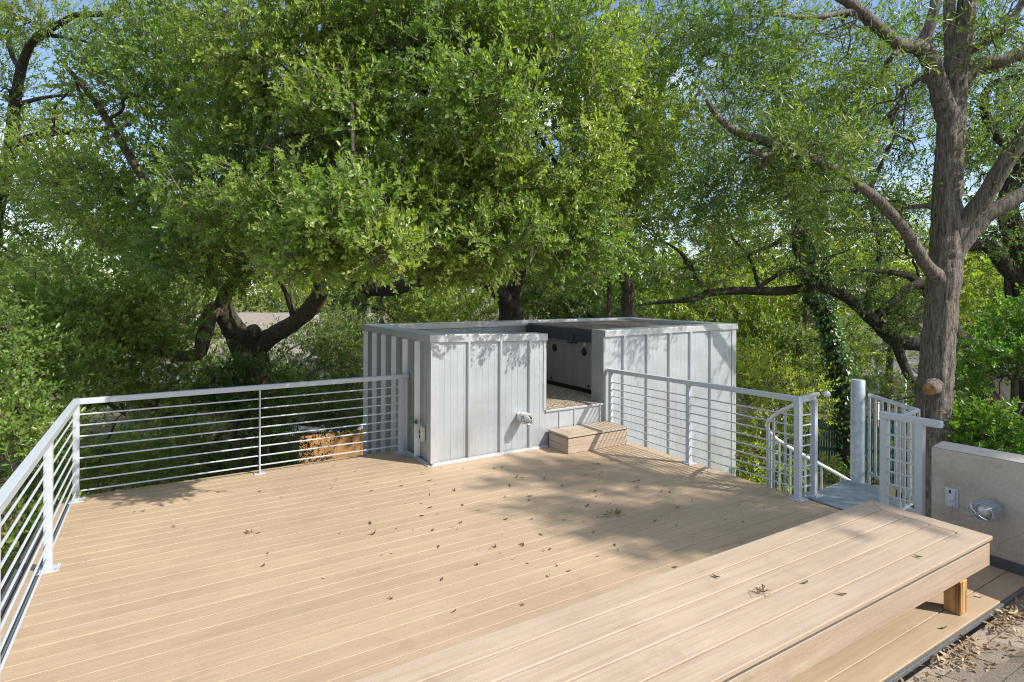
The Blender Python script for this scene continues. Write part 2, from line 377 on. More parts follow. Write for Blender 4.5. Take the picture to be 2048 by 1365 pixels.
# ------------------------------------------------------------------ railings
RH = 0.93
def post(par, x, y, h, w=0.05, plate=True, z0=0.0):
    p = MB().box(x - w / 2, x + w / 2, y - w / 2, y + w / 2, z0 + (0.008 if plate else 0), h).build('post', M['rail'], par, 0.004)
    if plate:
        MB().box(x - .065, x + .065, y - .065, y + .065, z0, z0 + 0.008).build('base_plate', M['rail'], p, 0.002)
        for sx in (-.048, .048):
            for sy in (-.048, .048): MB().lathe((x + sx, y + sy, z0 + .008), (0, 0, 1), [(0, .008), (.006, .008), (.0061, .004), (.011, .004)], 6).build('bolt', M['galv'], p)
    return p
def rods(par, p0, p1, zs0, zs1=None, r=0.0075):
    zs1 = zs1 or zs0
    for a, b in zip(zs0, zs1):
        MB().tube([(p0[0], p0[1], a), (p1[0], p1[1], b)], r, 8).build('rod', M['rail'], par, smooth=True)
ZR = [0.088 + i * 0.0995 for i in range(8)]
XL, YB = -0.66, 6.54
r1 = empty('metal_railing', (XL, YB, 0), 'long light grey L-shaped rod railing along the left and back deck edges', 'railing', 'painted metal railings around the deck')
ys = [YB, 5.03, 3.5, 1.9]
for y in ys: post(r1, XL, y, RH - .045)
mp_ = MB().box(.878, .891, YB - .024, YB + .024, .008, RH - .05).build('post', M['rail'], r1, .002)
MB().box(.83, .94, YB - .04, YB + .04, 0, .008).build('base_plate', M['rail'], mp_, .002)
post(r1, 2.43, YB, RH - .045)
tr = MB()
tr.hexa([(XL - .025, 1.3, RH - .05), (XL + .03, 1.3, RH - .05), (XL + .03, YB - .03, RH - .05), (XL - .025, YB + .025, RH - .05)],
        [(XL - .025, 1.3, RH), (XL + .03, 1.3, RH), (XL + .03, YB - .03, RH), (XL - .025, YB + .025, RH)])
tr.build('top_rail', M['rail'], r1, 0.004)
MB().hexa([(XL + .031, YB - .03, RH - .05), (2.525, YB - .03, RH - .05), (2.525, YB + .025, RH - .05), (XL - .024, YB + .0252, RH - .05)],
          [(XL + .031, YB - .03, RH), (2.525, YB - .03, RH), (2.525, YB + .025, RH), (XL - .024, YB + .0252, RH)]).build('top_rail', M['rail'], r1, 0.004)
for a, b in zip(ys[:-1], ys[1:]): rods(r1, (XL, a), (XL, b), ZR)
rods(r1, (XL, YB), (2.43, YB), ZR)

# right railing (its top rises a little towards the stair end)
XR = 5.055
r2 = empty('metal_railing', (XR, 4.5, 0), 'light grey rod railing in front of the metal spa enclosure, ending in a narrow return', 'railing', 'painted metal railings around the deck')
def rh(y): return 0.905 + (5.85 - y) / (5.85 - 3.19) * 0.045
def rodz(h): return [0.10 + i * (h - .18) / 8.05 for i in range(8)]
post(r2, XR, 5.80, rh(5.8) - .045); post(r2, XR, 4.49, rh(4.49) - .045); post(r2, XR, 3.19, rh(3.19) - .045, 0.055)
post(r2, XR + .225, 3.175, rh(3.19) - .045, 0.05)
MB().hexa([(XR - .028, 3.165, rh(3.165) - .05), (XR + .028, 3.165, rh(3.165) - .05), (XR + .028, 5.86, rh(5.86) - .05), (XR - .028, 5.86, rh(5.86) - .05)],
          [(XR - .028, 3.165, rh(3.165)), (XR + .028, 3.165, rh(3.165)), (XR + .028, 5.86, rh(5.86)), (XR - .028, 5.86, rh(5.86))]).build('top_rail', M['rail'], r2, 0.004)
MB().box(XR + .029, XR + .255, 3.165, 3.215, rh(3.19) - .05, rh(3.19)).build('top_rail', M['rail'], r2, 0.004)
for a, b in ((5.8, 4.49), (4.49, 3.19)):
    rods(r2, (XR, a), (XR, b), rodz(rh(a)), rodz(rh(b)))
rods(r2, (XR, 3.19), (XR + .225, 3.178), rodz(rh(3.19)))
# short panel by the stair
XG = 4.965
r3 = empty('metal_railing', (XG, 2.25, 0), 'short light grey railing panel between the stair landing and the stucco wall', 'railing', 'painted metal railings around the deck')
post(r3, XG, 2.40, .915, 0.05); post(r3, XG, 2.145, .915, 0.055)
MB().box(XG - .028, XG + .028, 2.0, 2.43, .91, .962).build('top_rail', M['rail'], r3, 0.006)
rods(r3, (XG, 2.40), (XG, 2.145), [0.10 + i * .098 for i in range(8)])

# ------------------------------------------------------------------ spiral stair
PX, PY = 6.03, 3.165
st = empty('spiral_stair', (PX, PY, 0), 'galvanised spiral stair with round centre pole beyond the deck opening', 'spiral stair')
MB().lathe((PX, PY, GZ), (0, 0, 1), [(0, .064), (-GZ + 1.03, .064), (-GZ + 1.036, .060), (-GZ + 1.0361, .02)], 28).build('centre_pole', M['galv'], st, smooth=True)
plat = MB(); plat.prism([(5.155, 2.3), (5.60, 2.38), (5.95, 2.86), (6.08, 3.10), (5.98, 3.25), (5.155, 3.17)], -0.02, 0.006)
plat.build('landing', M['plate'], st, 0.002)
MB().bar((5.16, 3.18, -.03), (5.98, 3.26, -.03), .03, .06).build('landing_beam', M['galv'], st)
guard = [np.array([6.08, 3.08, .89]), np.array([5.64, 2.448, .89]), np.array([5.17, 2.405, .89])]
MB().bar(guard[0], guard[1], .032, .032).build('guard_rail', M['galv'], st, 0.003)
MB().bar(guard[1] + [0, .017, 0], guard[2], .032, .031).build('guard_rail', M['galv'], st, 0.003)
lo = [p - np.array([0, 0, .78]) for p in guard]
MB().bar(lo[0], lo[1], .025, .025).build('guard_rail', M['galv'], st, 0.002)
MB().bar(lo[1] + [0, .014, 0], lo[2], .025, .024).build('guard_rail', M['galv'], st, 0.002)
for i in range(8):
    t = i / 7.0; p = guard[0] * (1 - t) + guard[1] * t
    if i in (0, 7): z0 = -.12
    else: z0 = .11
    MB().bar((p[0], p[1], z0), (p[0], p[1], .88), .02, .02, (1, 0, 0)).build('baluster', M['galv'], st, 0.002)
for i in range(1, 5):
    t = i / 4.5; p = guard[1] * (1 - t) + guard[2] * t
    MB().bar((p[0], p[1], .11), (p[0], p[1], .88), .02, .02, (1, 0, 0)).build('baluster', M['galv'], st, 0.002)
RS = 0.84
def hz(th): return 0.955 - 0.0079 * (184 - th)
hp = []
for th in range(184, -170, -6):
    a = math.radians(th); hp.append((PX + RS * math.cos(a), PY + RS * math.sin(a), hz(th)))
hp = [(5.27, 3.12, .965), (5.22, 3.15, .962)] + hp[1:]
MB().tube(hp, 0.019, 10).build('handrail', M['white'], st, smooth=True)
MB().lathe((5.30, 3.09, .968), (.8, -.6, 0), [(0, .012), (.006, .024), (.02, .031), (.036, .030), (.05, .02), (.056, .006)], 16).build('rail_cap', M['white'], st, smooth=True)
for i in range(12):
    th0 = 180 - 27 * i - 2; z = -0.20 * (i + 1) - .02
    pts = []
    for s in range(6):
        a = math.radians(th0 - 30 * s / 5); pts.append((PX + .87 * math.cos(a), PY + .87 * math.sin(a)))
    a0, a1 = math.radians(th0), math.radians(th0 - 30)
    MB().prism([(PX + .07 * math.cos(a1), PY + .07 * math.sin(a1)), (PX + .07 * math.cos(a0), PY + .07 * math.sin(a0))] + pts, z, z + .03).build('tread', M['galv'], st)
    for q in (4, 17):
        a = math.radians(th0 - q); x, y = PX + RS * math.cos(a), PY + RS * math.sin(a)
        MB().tube([(x, y, z), (x, y, hz(th0 - q))], .0125, 8).build('baluster', M['galv'], st, smooth=True)

# ------------------------------------------------------------------ spa enclosure
EX0, EX1, EY0, EY1 = 2.54, 7.66, 5.88, 8.33
T = 0.22
OX0, OX1 = 4.06, 5.0
SILL = 0.45
en = empty('spa_enclosure', (EX0, EY0, 0), 'silver corrugated metal enclosure round the hot tub at the back corner of the deck', 'enclosure')
def ctop(x):
    if x <= OX0: return 1.442 - (x - EX0) / (OX0 - EX0) * .044
    return 1.405 + (x - OX1) / (EX1 - OX1) * .022
CB = 0.085
def rib_y(mb, x, z0, z1, y=EY0, w=0.046, h=0.022):   # on the front wall, pointing -Y
    a, b = w / 2, w / 2 - .010
    mb.prism([(x - a, y + .002), (x + a, y + .002), (x + b, y - h), (x - b, y - h)], z0, z1)
def rib_x(mb, yy, z0, z1, x=EX0, w=0.055, h=0.055):
    a, b = w / 2, w / 2 - .014
    mb.prism([(x + .002, yy - a), (x + .002, yy + a), (x - h, yy + b), (x - h, yy - b)], z0, z1)
front = MB()
front.hexa([(EX0, EY0, GZ), (OX0, EY0, GZ), (OX0, EY0 + T, GZ), (EX0, EY0 + T, GZ)],
           [(EX0, EY0, ctop(EX0) - CB), (OX0, EY0, ctop(OX0) - CB), (OX0, EY0 + T, ctop(OX0) - CB), (EX0, EY0 + T, ctop(EX0) - CB)])
front.box(OX0 + .002, OX1 - .002, EY0, EY0 + T, GZ, SILL - .012)
front.hexa([(OX1, EY0, GZ), (EX1, EY0, GZ), (EX1, EY0 + T, GZ), (OX1, EY0 + T, GZ)],
           [(OX1, EY0, ctop(OX1) - CB), (EX1, EY0, ctop(EX1) - CB), (EX1, EY0 + T, ctop(EX1) - CB), (OX1, EY0 + T, ctop(OX1) - CB)])
RIBS = [(x, .022, ctop(x) - CB, .046, .03) for x in (2.995, 3.415, 3.825)]
RIBS += [(on_y(u, 830, EY0)[0], 0.0, SILL - .014, .036, .014) for u in (1119, 1149, 1200)]
for u in (1247, 1294, 1338.5, 1380, 1420.6): 
    x = on_y(u, 800, EY0)[0]; RIBS.append((x, GZ, ctop(x) - CB, .064, .032))
# fine pleats between the ribs
def pleats(mb, x0, x1, n, z0, z1):
    for i in range(n):
        x = x0 + (x1 - x0) * (i + .5) / n
        mb.prism([(x - .012, EY0 + .001), (x + .012, EY0 + .001), (x, EY0 - .0025)], z0, z1)
pleats(front, 2.66, 4.02, 17, .022, 1.31)
pleats(front, 5.06, 7.6, 32, -1.5, 1.31)
front.build('front_wall', M['sheet'], en)
rm = M['sheet']; _ = m_simple('rib_metal', (0.36, 0.39, 0.42), 0.45, 0.5, 0.06, 5)
rml = m_simple('sky_toned_rib_metal', (0.80, 0.82, 0.83), 0.4, 0.2, 0.06, 5)  # left-wall ribs: pale base colour stands in for reflected sky and deck
for x, z0, z1, w, h in RIBS:
    r__ = MB(); rib_y(r__, x, z0, z1, w=w, h=h); r__.build('rib', rm, en, .002)
left = MB().box(EX0, EX0 + T, EY0 + T + .001, EY1, GZ, 1.35)
left.box(EX0 + .0005, EX0 + T, EY0 + .001, EY0 + T + .0005, 1.30, 1.352)
for yy in (6.235, 6.625, 7.02, 7.41, 7.80, 8.19):
    r__ = MB(); rib_x(r__, yy, .02 if yy < 6.6 else GZ, 1.345); r__.build('rib', rml, en, .002)
for i in range(22):
    yy = 6.02 + i * .105; left.prism([(EX0 + .001, yy - .014), (EX0 + .001, yy + .014), (EX0 - .005, yy)], .02 if yy < 6.6 else GZ, 1.345)
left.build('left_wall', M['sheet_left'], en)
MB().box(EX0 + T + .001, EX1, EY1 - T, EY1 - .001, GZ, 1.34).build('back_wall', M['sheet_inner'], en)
MB().box(EX1 - T, EX1 - .001, EY0 + T + .001, EY1 - T - .001, GZ, 1.34).build('right_wall', M['sheet'], en)
# corner trims
MB().prism([(EX0 - .012, EY0 - .012), (EX0 + .085, EY0 - .012), (EX0 + .085, EY0 - .001), (EX0 - .001, EY0 - .001), (EX0 - .001, EY0 + .10), (EX0 - .012, EY0 + .10)], .02, ctop(EX0) - CB - .002).build('corner_trim', M['cap'], en, .003)
MB().prism([(EX1 + .012, EY0 - .012), (EX1 + .012, EY0 + .1), (EX1 + .001, EY0 + .1), (EX1 + .001, EY0 - .001), (EX1 - .09, EY0 - .001), (EX1 - .09, EY0 - .012)], GZ, ctop(EX1) - CB - .002).build('corner_trim', M['cap'], en, .003)
MB().box(OX0 - .03, OX0 + .012, EY0 - .01, EY0 - .001, SILL, ctop(OX0) - CB).build('corner_trim', M['cap'], en, .002)
MB().box(OX0 + .0005, OX0 + .012, EY0 - .0005, EY0 + T + .02, SILL, ctop(OX0) - .01).build('jamb', M['cap'], en, .002)
MB().box(OX1 - .012, OX1 - .001, EY0 - .008, EY0 + T + .02, SILL + .03, ctop(OX1) + .004).box(OX1 - .0118, OX1 + .02, EY0 - .0085, EY0 - .001, SILL + .03, ctop(OX1) - CB - .01).build('jamb', M['sheet_inner'], en, .002)
MB().box(OX1 - .02, OX1 - .0125, EY0 + .005, EY0 + T + .02, SILL - .005, SILL + .028).build('jamb_foot', M['cap'], en, .002)
# caps
o = .03
def cap(x0, x1, y0, y1, za, zb, name='cap_flashing'):
    MB().hexa([(x0, y0, za - CB), (x1, y0, zb - CB), (x1, y1, zb - CB), (x0, y1, za - CB)], [(x0, y0, za), (x1, y0, zb), (x1, y1, zb), (x0, y1, za)]).build(name, M['cap'], en, .004)
cap(EX0 - o, OX0 + .02, EY0 - o, EY0 + T + .02, ctop(EX0), ctop(OX0))
cap(OX1 + .001, EX1 + o, EY0 - o, EY0 + T + .02, ctop(OX1), ctop(EX1))
MB().box(EX0 - o, EX0 + T + .02, EY0 + T + .021, EY1 + o, 1.436 - CB, 1.436).build('cap_flashing', M['cap'], en, .004)
MB().box(EX0 + T + .021, EX1 + o, EY1 - T - .02, EY1 + o, 1.43 - CB, 1.43).build('cap_flashing', M['cap'], en, .004)
MB().box(EX1 - T - .02, EX1 + o, EY0 + T + .021, EY1 - T - .021, 1.428 - CB, 1.428).build('cap_flashing', M['cap'], en, .004)
# base flashing
MB().prism([(EX0 - .02, EY0 - .055), (OX0 + .02, EY0 - .055), (OX0 + .02, EY0 - .025), (EX0 + .01, EY0 - .025)], .0, .012).box(EX0 + .01, OX0 + .02, EY0 - .0245, EY0 - .0235, .0, .03).build('base_flashing', M['cap'], en, .002)
MB().box(EX0 - .06, EX0 - .0405, EY0 - .05, EY1 - 1.75, .0005, .0125).box(EX0 - .0402, EX0 - .038, EY0 - .02, 6.56, .0, .035).build('base_flashing', M['cap'], en, .002)
MB().box(OX0 + .001, OX1 - .001, EY0 - .022, EY0 - .001, SILL - .022, SILL + .004).build('sill_edge', M['cap'], en, .003)
for bx in (OX0 - .02, OX1 + .02):
    MB().lathe((bx, EY0 - o - .001, ctop(bx) - .018), (0, -1, 0), [(0, .006), (.003, .006)], 8).build('screw', M['trim'], en)
for i in range(13):
    x = EX0 + .12 + i * .115
    if x < OX0 - .03: MB().lathe((x, EY0 - .0246, .021), (0, -1, 0), [(0, .0035), (.002, .003)], 6).build('screw', M['trim'], en)
for i in range(7):
    x = OX1 + .25 + i * .4; MB().lathe((x, EY0 - o - .0005, ctop(x) - .07), (0, -1, 0), [(0, .004), (.002, .0035)], 6).build('screw', M['trim'], en)
fl = MB(); nx, ny = 40, 26
gx0, gx1, gy0, gy1 = OX0 - 1.28, EX1 - T - .002, EY0 + .003, EY1 - T - .002
for j in range(ny + 1):
    for i in range(nx + 1):
        x = gx0 + (gx1 - gx0) * i / nx; y = gy0 + (gy1 - gy0) * j / ny
        fl.v.append((x, y, SILL + .004 + .006 * math.sin(x * 9) * math.cos(y * 7)))
for j in range(ny):
    for i in range(nx):
        x = gx0 + (gx1 - gx0) * (i + .5) / nx; y = gy0 + (gy1 - gy0) * (j + .5) / ny
        if y < EY0 + T and not (OX0 - .02 < x < OX1 + .02): continue
        a = j * (nx + 1) + i; fl.f.append((a, a + 1, a + nx + 2, a + nx + 1))
gr = fl.build('gravel', M['gravel'], smooth=True); tag(gr, 'tan pea gravel floor inside the metal spa enclosure', 'gravel', kind='stuff')
MB().box(EX0 + T, EX1 - T, EY0 + T, EY1 - T, .36, .43).build('floor_pan', M['dark'], en)

# outlets, tap, lamps
ob = empty('outlet_box', (EX0 - .05, 6.06, .32), 'cream outdoor outlet box with open sockets on the shaded end of the metal enclosure', 'outlet')
MB().box(EX0 - .055, EX0 - .006, 6.02, 6.11, .235, .40).build('box', M['cream'], ob, .012, seg=3)
MB().box(EX0 - .060, EX0 - .056, 6.045, 6.095, .262, .372).build('cover_plate', M['cream'], ob, .002)
MB().box(EX0 - .062, EX0 - .0605, 6.055, 6.085, .325, .358).box(EX0 - .062, EX0 - .0605, 6.055, 6.085, .272, .305).build('socket', M['black'], ob, .004)
tp = empty('hose_tap', (EX0, 6.19, .425), 'small brass hose tap with a green handle on the enclosure end wall', 'tap')
MB().tube([(EX0 - .04, 6.19, .425), (EX0 - .10, 6.19, .425)], .013, 10).tube([(EX0 - .09, 6.19, .425), (EX0 - .115, 6.19, .415), (EX0 - .125, 6.19, .38)], [.013, .013, .012], 10).lathe((EX0 - .045, 6.19, .425), (-1, 0, 0), [(0, .026), (.008, .026), (.009, .015)], 12).build('body', M['brass'], tp, smooth=True)
MB().lathe((EX0 - .085, 6.19, .44), (-.5, 0, .85), [(0, .006), (.035, .006)], 8).lathe((EX0 - .105, 6.19, .472), (-.5, 0, .85), [(0, .026), (.006, .03), (.012, .026)], 10).build('handle', M['greenhandle'], tp)

LS = 1.0
def cage_light(base, axis, label, grey):
    ax = np.array(axis, float) / np.linalg.norm(axis); b = np.array(base, float); ax = ax * LS; 
    e = empty('caged_light', base, label, 'wall light', 'caged bulkhead lights on the walls')
    LH = LS; MB().lathe(b, ax, [(0, .052), (.02, .052), (.022, .062), (.05, .062), (.056, .066), (.075, .066), (.08, .058)], 24).build('housing', grey, e, smooth=True)
    MB().lathe(b + ax * .08, ax, [(0, .046), (.05, .047), (.1, .042), (.13, .03), (.145, .012)], 24).build('globe', M['glass'], e, smooth=True)
    MB().lathe(b + ax * .08, ax, [(0, .014), (.02, .014), (.022, .022), (.06, .028), (.085, .02), (.095, .006)], 16).build('bulb', M['white'], e, smooth=True)
    a = np.array([0, 0, 1.0]); c = np.cross(ax, a); cg = MB()
    for h, r in ((.085, .066), (.11, .065), (.135, .064), (.16, .062), (.185, .058)):
        cg.tube([b + ax * h + r * (math.cos(2 * PI * k / 20) * a + math.sin(2 * PI * k / 20) * c) for k in range(20)], .0034, 6, closed=True)
    for k in range(4):
        q = PI / 4 + k * PI / 2; rd = math.cos(q) * a + math.sin(q) * c
        cg.tube([b + ax * h + rd * r for h, r in ((.07, .066), (.12, .0655), (.185, .058), (.21, .048), (.228, .03), (.232, .004))], .0045, 6)
    cg.build('wire_cage', grey, e, smooth=True)
    MB().tube([b + ax * .05 + c * .06, b + ax * .05 + c * .085 + a * .004, b + ax * .06 + c * .087 - a * .008], .003, 6).tube([b + ax * .05 - c * .06, b + ax * .05 - c * .083 + a * .006], .003, 6).build('latch', grey, e)
    return e
M['fixture'] = m_simple('light_fixture_grey', (0.42, 0.45, 0.48), 0.35, 0.35, 0.1, 20)
M['fixture_w'] = m_simple('light_fixture_pale', (0.66, 0.66, 0.62), 0.35, 0.2, 0.1, 20)
cage_light((3.69, EY0 - .024, .415), (0, -1, 0), 'pale caged light sticking out of the metal enclosure wall, casting a long shadow', M['fixture_w'])
MB().box(3.645, 3.735, EY0 - .0235, EY0 - .003, .37, .46).build('back_plate', M['fixture_w'], bpy.data.objects['caged_light'], .003)

# step box
sb = empty('step_box', (4.56, 5.6, 0), 'low tan composite step in front of the spa opening', 'step')
sx0, sx1, sy0, sy1 = 4.10, 5.025, 5.455, EY0 - .03
for i, (z0, z1) in enumerate(((0.002, .088), (.091, .178))):
    MB().box(sx0, sx1, sy0, sy0 + .022, z0, z1).build('front_board', M['bench'], sb, .003)
    MB().box(sx0, sx0 + .022, sy0 + .023, sy1, z0, z1).build('side_board', M['bench_end'], sb, .003)
    MB().box(sx1 - .022, sx1, sy0 + .023, sy1, z0, z1).build('side_board', M['bench_end'], sb, .003)
MB().box(sx0 + .006, sx1 - .006, sy0 + .006, sy1, .179, .192).build('metal_edge', M['edge'], sb)
tz0, tz1 = .1925, .215
MB().prism([(sx0 - .012, sy0 - .012), (sx1 + .005, sy0 - .012), (sx1 + .005, sy0 + .128), (sx0 + .126, sy0 + .128)], tz0, tz1).build('tread_board', M['bench'], sb, .004)
MB().prism([(sx0 - .012, sy0 - .009), (sx0 + .124, sy0 + .13), (sx0 + .124, sy1), (sx0 - .012, sy1)], tz0, tz1).build('tread_board', M['bench_end'], sb, .004)
for k in range(2):
    y0 = sy0 + .132 + k * .134; MB().box(sx0 + .128, sx1 + .005, y0, min(y0 + .13, sy1), tz0, tz1).build('tread_board', M['bench'], sb, .004)

# hot tub
TX, TY = 5.23, 6.22
ht = empty('hot_tub', (TX, TY, SILL), 'dark brown hot tub with a folded-edge black cover inside the metal enclosure', 'hot tub')
TB, TT = SILL + .07, 1.20
ty1, tx1 = EY1 - T - .07, 7.25
MB().box(TX, tx1, TY, ty1, TB, TT).build('skirt', M['spa'], ht, .01)
MB().box(TX + .03, tx1 - .03, TY + .03, ty1 - .03, SILL + .0, TB - .001).build('base', M['black'], ht)
MB().box(TX - .015, tx1 + .015, TY - .015, ty1 + .015, TT + .001, TT + .05).build('shell_rim', M['spa'], ht, .012)
sl = MB()
for i in range(22):
    yy = TY + .05 + i * (ty1 - TY - .1) / 21
    sl.box(TX - .003, TX - .0005, yy - .03, yy + .03, TB + .005, TT - .01)
sl.build('panel', M['spa'], ht, .002)
for (yy, zz, r) in ((7.31, 1.045, .058), (6.575, 1.05, .058)):
    MB().lathe((TX - .003, yy, zz), (-1, 0, 0), [(0, r), (.008, r), (.012, r * .9)], 24).build('speaker', M['black'], ht, smooth=True)
MB().lathe((TX - .003, 6.575, 1.163), (-1, 0, 0), [(0, .03), (.006, .03), (.008, .026)], 20).build('badge', M['white'], ht, smooth=True)
MB().tube([(TX - .013, 6.575 + .014 * math.cos(a), 1.163 + .014 * math.sin(a)) for a in [i * PI / 8 for i in range(16)]], .002, 5, closed=True).bar((TX - .013, 6.563, 1.163), (TX - .013, 6.587, 1.163), .002, .005).build('badge_mark', M['trim'], ht)
for yy in (7.40, 6.48):
    MB().lathe((TX - .003, yy, .565), (-1, 0, 0), [(0, .018), (.01, .018)], 12).build('vent', M['black'], ht)
cy1 = 8.07
cv = MB(); nn = 14
MB().box(TX - .03, tx1 + .03, TY - .03, cy1, TT + .06, 1.378).build('cover', M['vinyl'], ht, .015, seg=3)
MB().hexa([(TX - .024, TY - .024, 1.3785), (tx1 + .02, TY - .024, 1.3785), (tx1 + .02, cy1 - .01, 1.3785), (TX - .024, cy1 - .01, 1.3785)],
          [(TX + .0, TY, 1.398), (tx1, TY, 1.398), (tx1, cy1 - .03, 1.398), (TX + .0, cy1 - .03, 1.398)]).build('cover_top', M['vinyl_top'], ht, .004)
sk = MB()
pts = []
for i in range(25):
    t = i / 24; yy = TY - .03 + (cy1 - TY + .03) * t
    pts.append((TX - .034, yy, TT + .02 - .035 * math.sin(PI * t) - .01 * math.sin(9 * t)))
for i, (x, y_, z) in enumerate(pts): sk.v += [(x, y_, TT + .10), (x - .004, y_, z)]
for i in range(24): sk.f.append((2 * i, 2 * i + 2, 2 * i + 3, 2 * i + 1))
so = sk.build('cover_skirt', M['vinyl'], ht); so.modifiers.new('s', 'SOLIDIFY').thickness = .004
MB().tube([(TX - .04, 6.78, TT + .1), (TX - .045, 6.78, TT - .02), (TX - .04, 6.86, TT - .045)], .008, 6).bar((TX - .04, 6.72, TT - .03), (TX - .04, 6.92, TT - .035), .02, .02).build('strap', M['black'], ht)

# ------------------------------------------------------------------ stucco wall
sw = empty('stucco_wall', (5.0, 2.08, 0), 'low grey-tan stucco wall with hairline cracks at the right edge of the deck', 'wall')
WX0, WX1, WY1, WY0 = 5.0, 5.175, 2.085, -3.0
MB().hexa([(WX0, WY0, GZ), (WX1, WY0, GZ), (WX1, WY1, GZ), (WX0, WY1, GZ)], [(WX0, WY0, .86), (WX1, WY0, .875), (WX1, WY1, .765), (WX0, WY1, .745)]).build('wall', M['stucco'], sw, .006)
M['copestone'] = m_simple('wall_top_render', (0.56, 0.50, 0.42), 0.85, 0, 0.08, 6, 0.5, 60)
MB().hexa([(WX0 + .003, WY0, .862), (WX1 - .002, WY0, .877), (WX1 - .002, WY1 - .003, .767), (WX0 + .003, WY1 - .003, .748)],
          [(WX0 + .006, WY0, .870), (WX1 - .004, WY0, .883), (WX1 - .004, WY1 - .006, .772), (WX0 + .006, WY1 - .006, .752)]).build('wall_top', M['copestone'], sw, .002)
MB().box(WX0 - .012, WX0 - .001, -2.0, 2.06, .0015, .075).build('base_flashing', M['trim'], sw, .002)
oc = empty('outlet_cover', (5.0, 1.946, .41), 'grey weatherproof outlet cover on the stucco wall beside the light', 'outlet')
MB().box(4.985, 4.9985, 1.905, 1.990, .335, .475).build('back_plate', M['rail'], oc, .004)
MB().box(4.968, 4.9845, 1.918, 1.982, .345, .470).build('lid', M['rail'], oc, .008, seg=3)
MB().lathe((4.968, 1.95, .405), (-1, 0, 0), [(0, .03), (.008, .026), (.01, .018)], 16).lathe((4.968, 1.95, .365), (-1, 0, 0), [(0, .022), (.006, .019)], 16).build('lid_boss', M['rail'], oc, smooth=True)
MB().box(4.9655, 4.9675, 1.944, 1.956, .442, .466).build('latch_slot', M['black'], oc)
LS = 1.25
cage_light((4.999, 1.70, .405), (-1, -.02, .08), 'grey caged light with a clear globe on the stucco wall', M['fixture'])

# ------------------------------------------------------------------ bench
BX0, BX1, BY0, BY1, BZ = -0.3, 4.488, 1.528, 2.262, .385
bn = empty('bench', (4.1, 1.9, 0), 'long tan composite board bench across the foreground with one wooden leg showing', 'bench')
w = .1415; gp = .008; ins = .138
y0 = BY0
MB().prism([(BX0, BY0), (BX1, BY0), (BX1 - ins, BY0 + ins), (BX0, BY0 + ins)], BZ - .025, BZ).build('seat_board', M['bench'], bn, .005, seg=3)
MB().prism([(BX0, BY1 - ins), (BX1 - ins, BY1 - ins), (BX1, BY1), (BX0, BY1)], BZ - .025, BZ).build('seat_board', M['bench'], bn, .005, seg=3)
MB().prism([(BX1 + .0005, BY0 + .002), (BX1 + .0005, BY1 - .002), (BX1 - ins + .002, BY1 - ins), (BX1 - ins + .002, BY0 + ins)], BZ - .025, BZ - .0004).build('end_board', M['bench_end'], bn, .004, seg=3)
iy0, iy1 = BY0 + ins + gp, BY1 - ins - gp
iw = (iy1 - iy0 - 2 * gp) / 3
for k in range(3):
    a = iy0 + k * (iw + gp); MB().box(BX0, BX1 - ins - .003, a, a + iw, BZ - .025, BZ).build('seat_board', M['bench'], bn, .005, seg=3)
MB().box(BX0, BX1 - .014, BY0 + .014, BY1 - .014, BZ - .047, BZ - .026).build('metal_edge', M['edge'], bn, .002)
MB().box(BX0, BX1 - .012, BY0 + .012, BY0 + .034, BZ - .185, BZ - .048).build('apron', M['bench'], bn, .003)
MB().box(BX0, BX1 - .012, BY1 - .034, BY1 - .012, BZ - .185, BZ - .048).build('apron', M['bench'], bn, .003)
MB().box(BX1 - .034, BX1 - .012, BY0 + .036, BY1 - .036, BZ - .185, BZ - .048).build('apron', M['bench_end'], bn, .003)
for x in (4.055, 1.95, -.1):
    for y in (1.575, 2.13): MB().box(x, x + .089, y - .04, y + .049, .001, BZ - .186).build('leg', M['pine'], bn, .004)

# ------------------------------------------------------------------ shingle roof and leaf litter
rf = empty('house_roof', (4, .8, 0), 'weathered tan asphalt shingle roof slope below the deck edge at lower right', 'roof')
sl_ = .60; RY = 1.455; RZ = -.045
def roofz(y): return RZ + max(0, (1.28 - y)) * sl_
MB().add([(-1, RY, RZ - .004), (4.995, RY, RZ - .004), (4.995, 1.28, RZ - .004), (-1, 1.28, RZ - .004)], [(0, 3, 2, 1)]).add([(-1, 1.28, RZ - .004), (4.995, 1.28, RZ - .004), (4.995, -2.2, roofz(-2.2) - .006), (-1, -2.2, roofz(-2.2) - .006)], [(0, 3, 2, 1)]).build('valley', M['shingle'], rf)
sh = MB(); row = 0; yy = 1.36
dyr = .115
while yy > -2.1:
    x = 1.2 - random.random() * .3
    while x < 4.96:
        wd = random.choice((.11, .16, .21, .30)); x1 = min(x + wd, 4.97); th = random.choice((.007, .011, .013))
        ya, yb = yy, yy - dyr - .03
        jit = random.uniform(-.004, .004)
        za, zb = roofz(ya) + .004 + th, roofz(yb) + .004
        sh.hexa([(x, ya + jit, za - th - .003), (x, yb, zb - .006), (x1 - .005, yb, zb - .006), (x1 - .005, ya + jit, za - th - .003)],
                [(x, ya + jit, za), (x, yb, zb), (x1 - .005, yb, zb), (x1 - .005, ya + jit, za)])
        x = x1 + .0005
        if x1 >= 4.97: break
    yy -= dyr
sh.build('shingles', M['shingle'], rf)

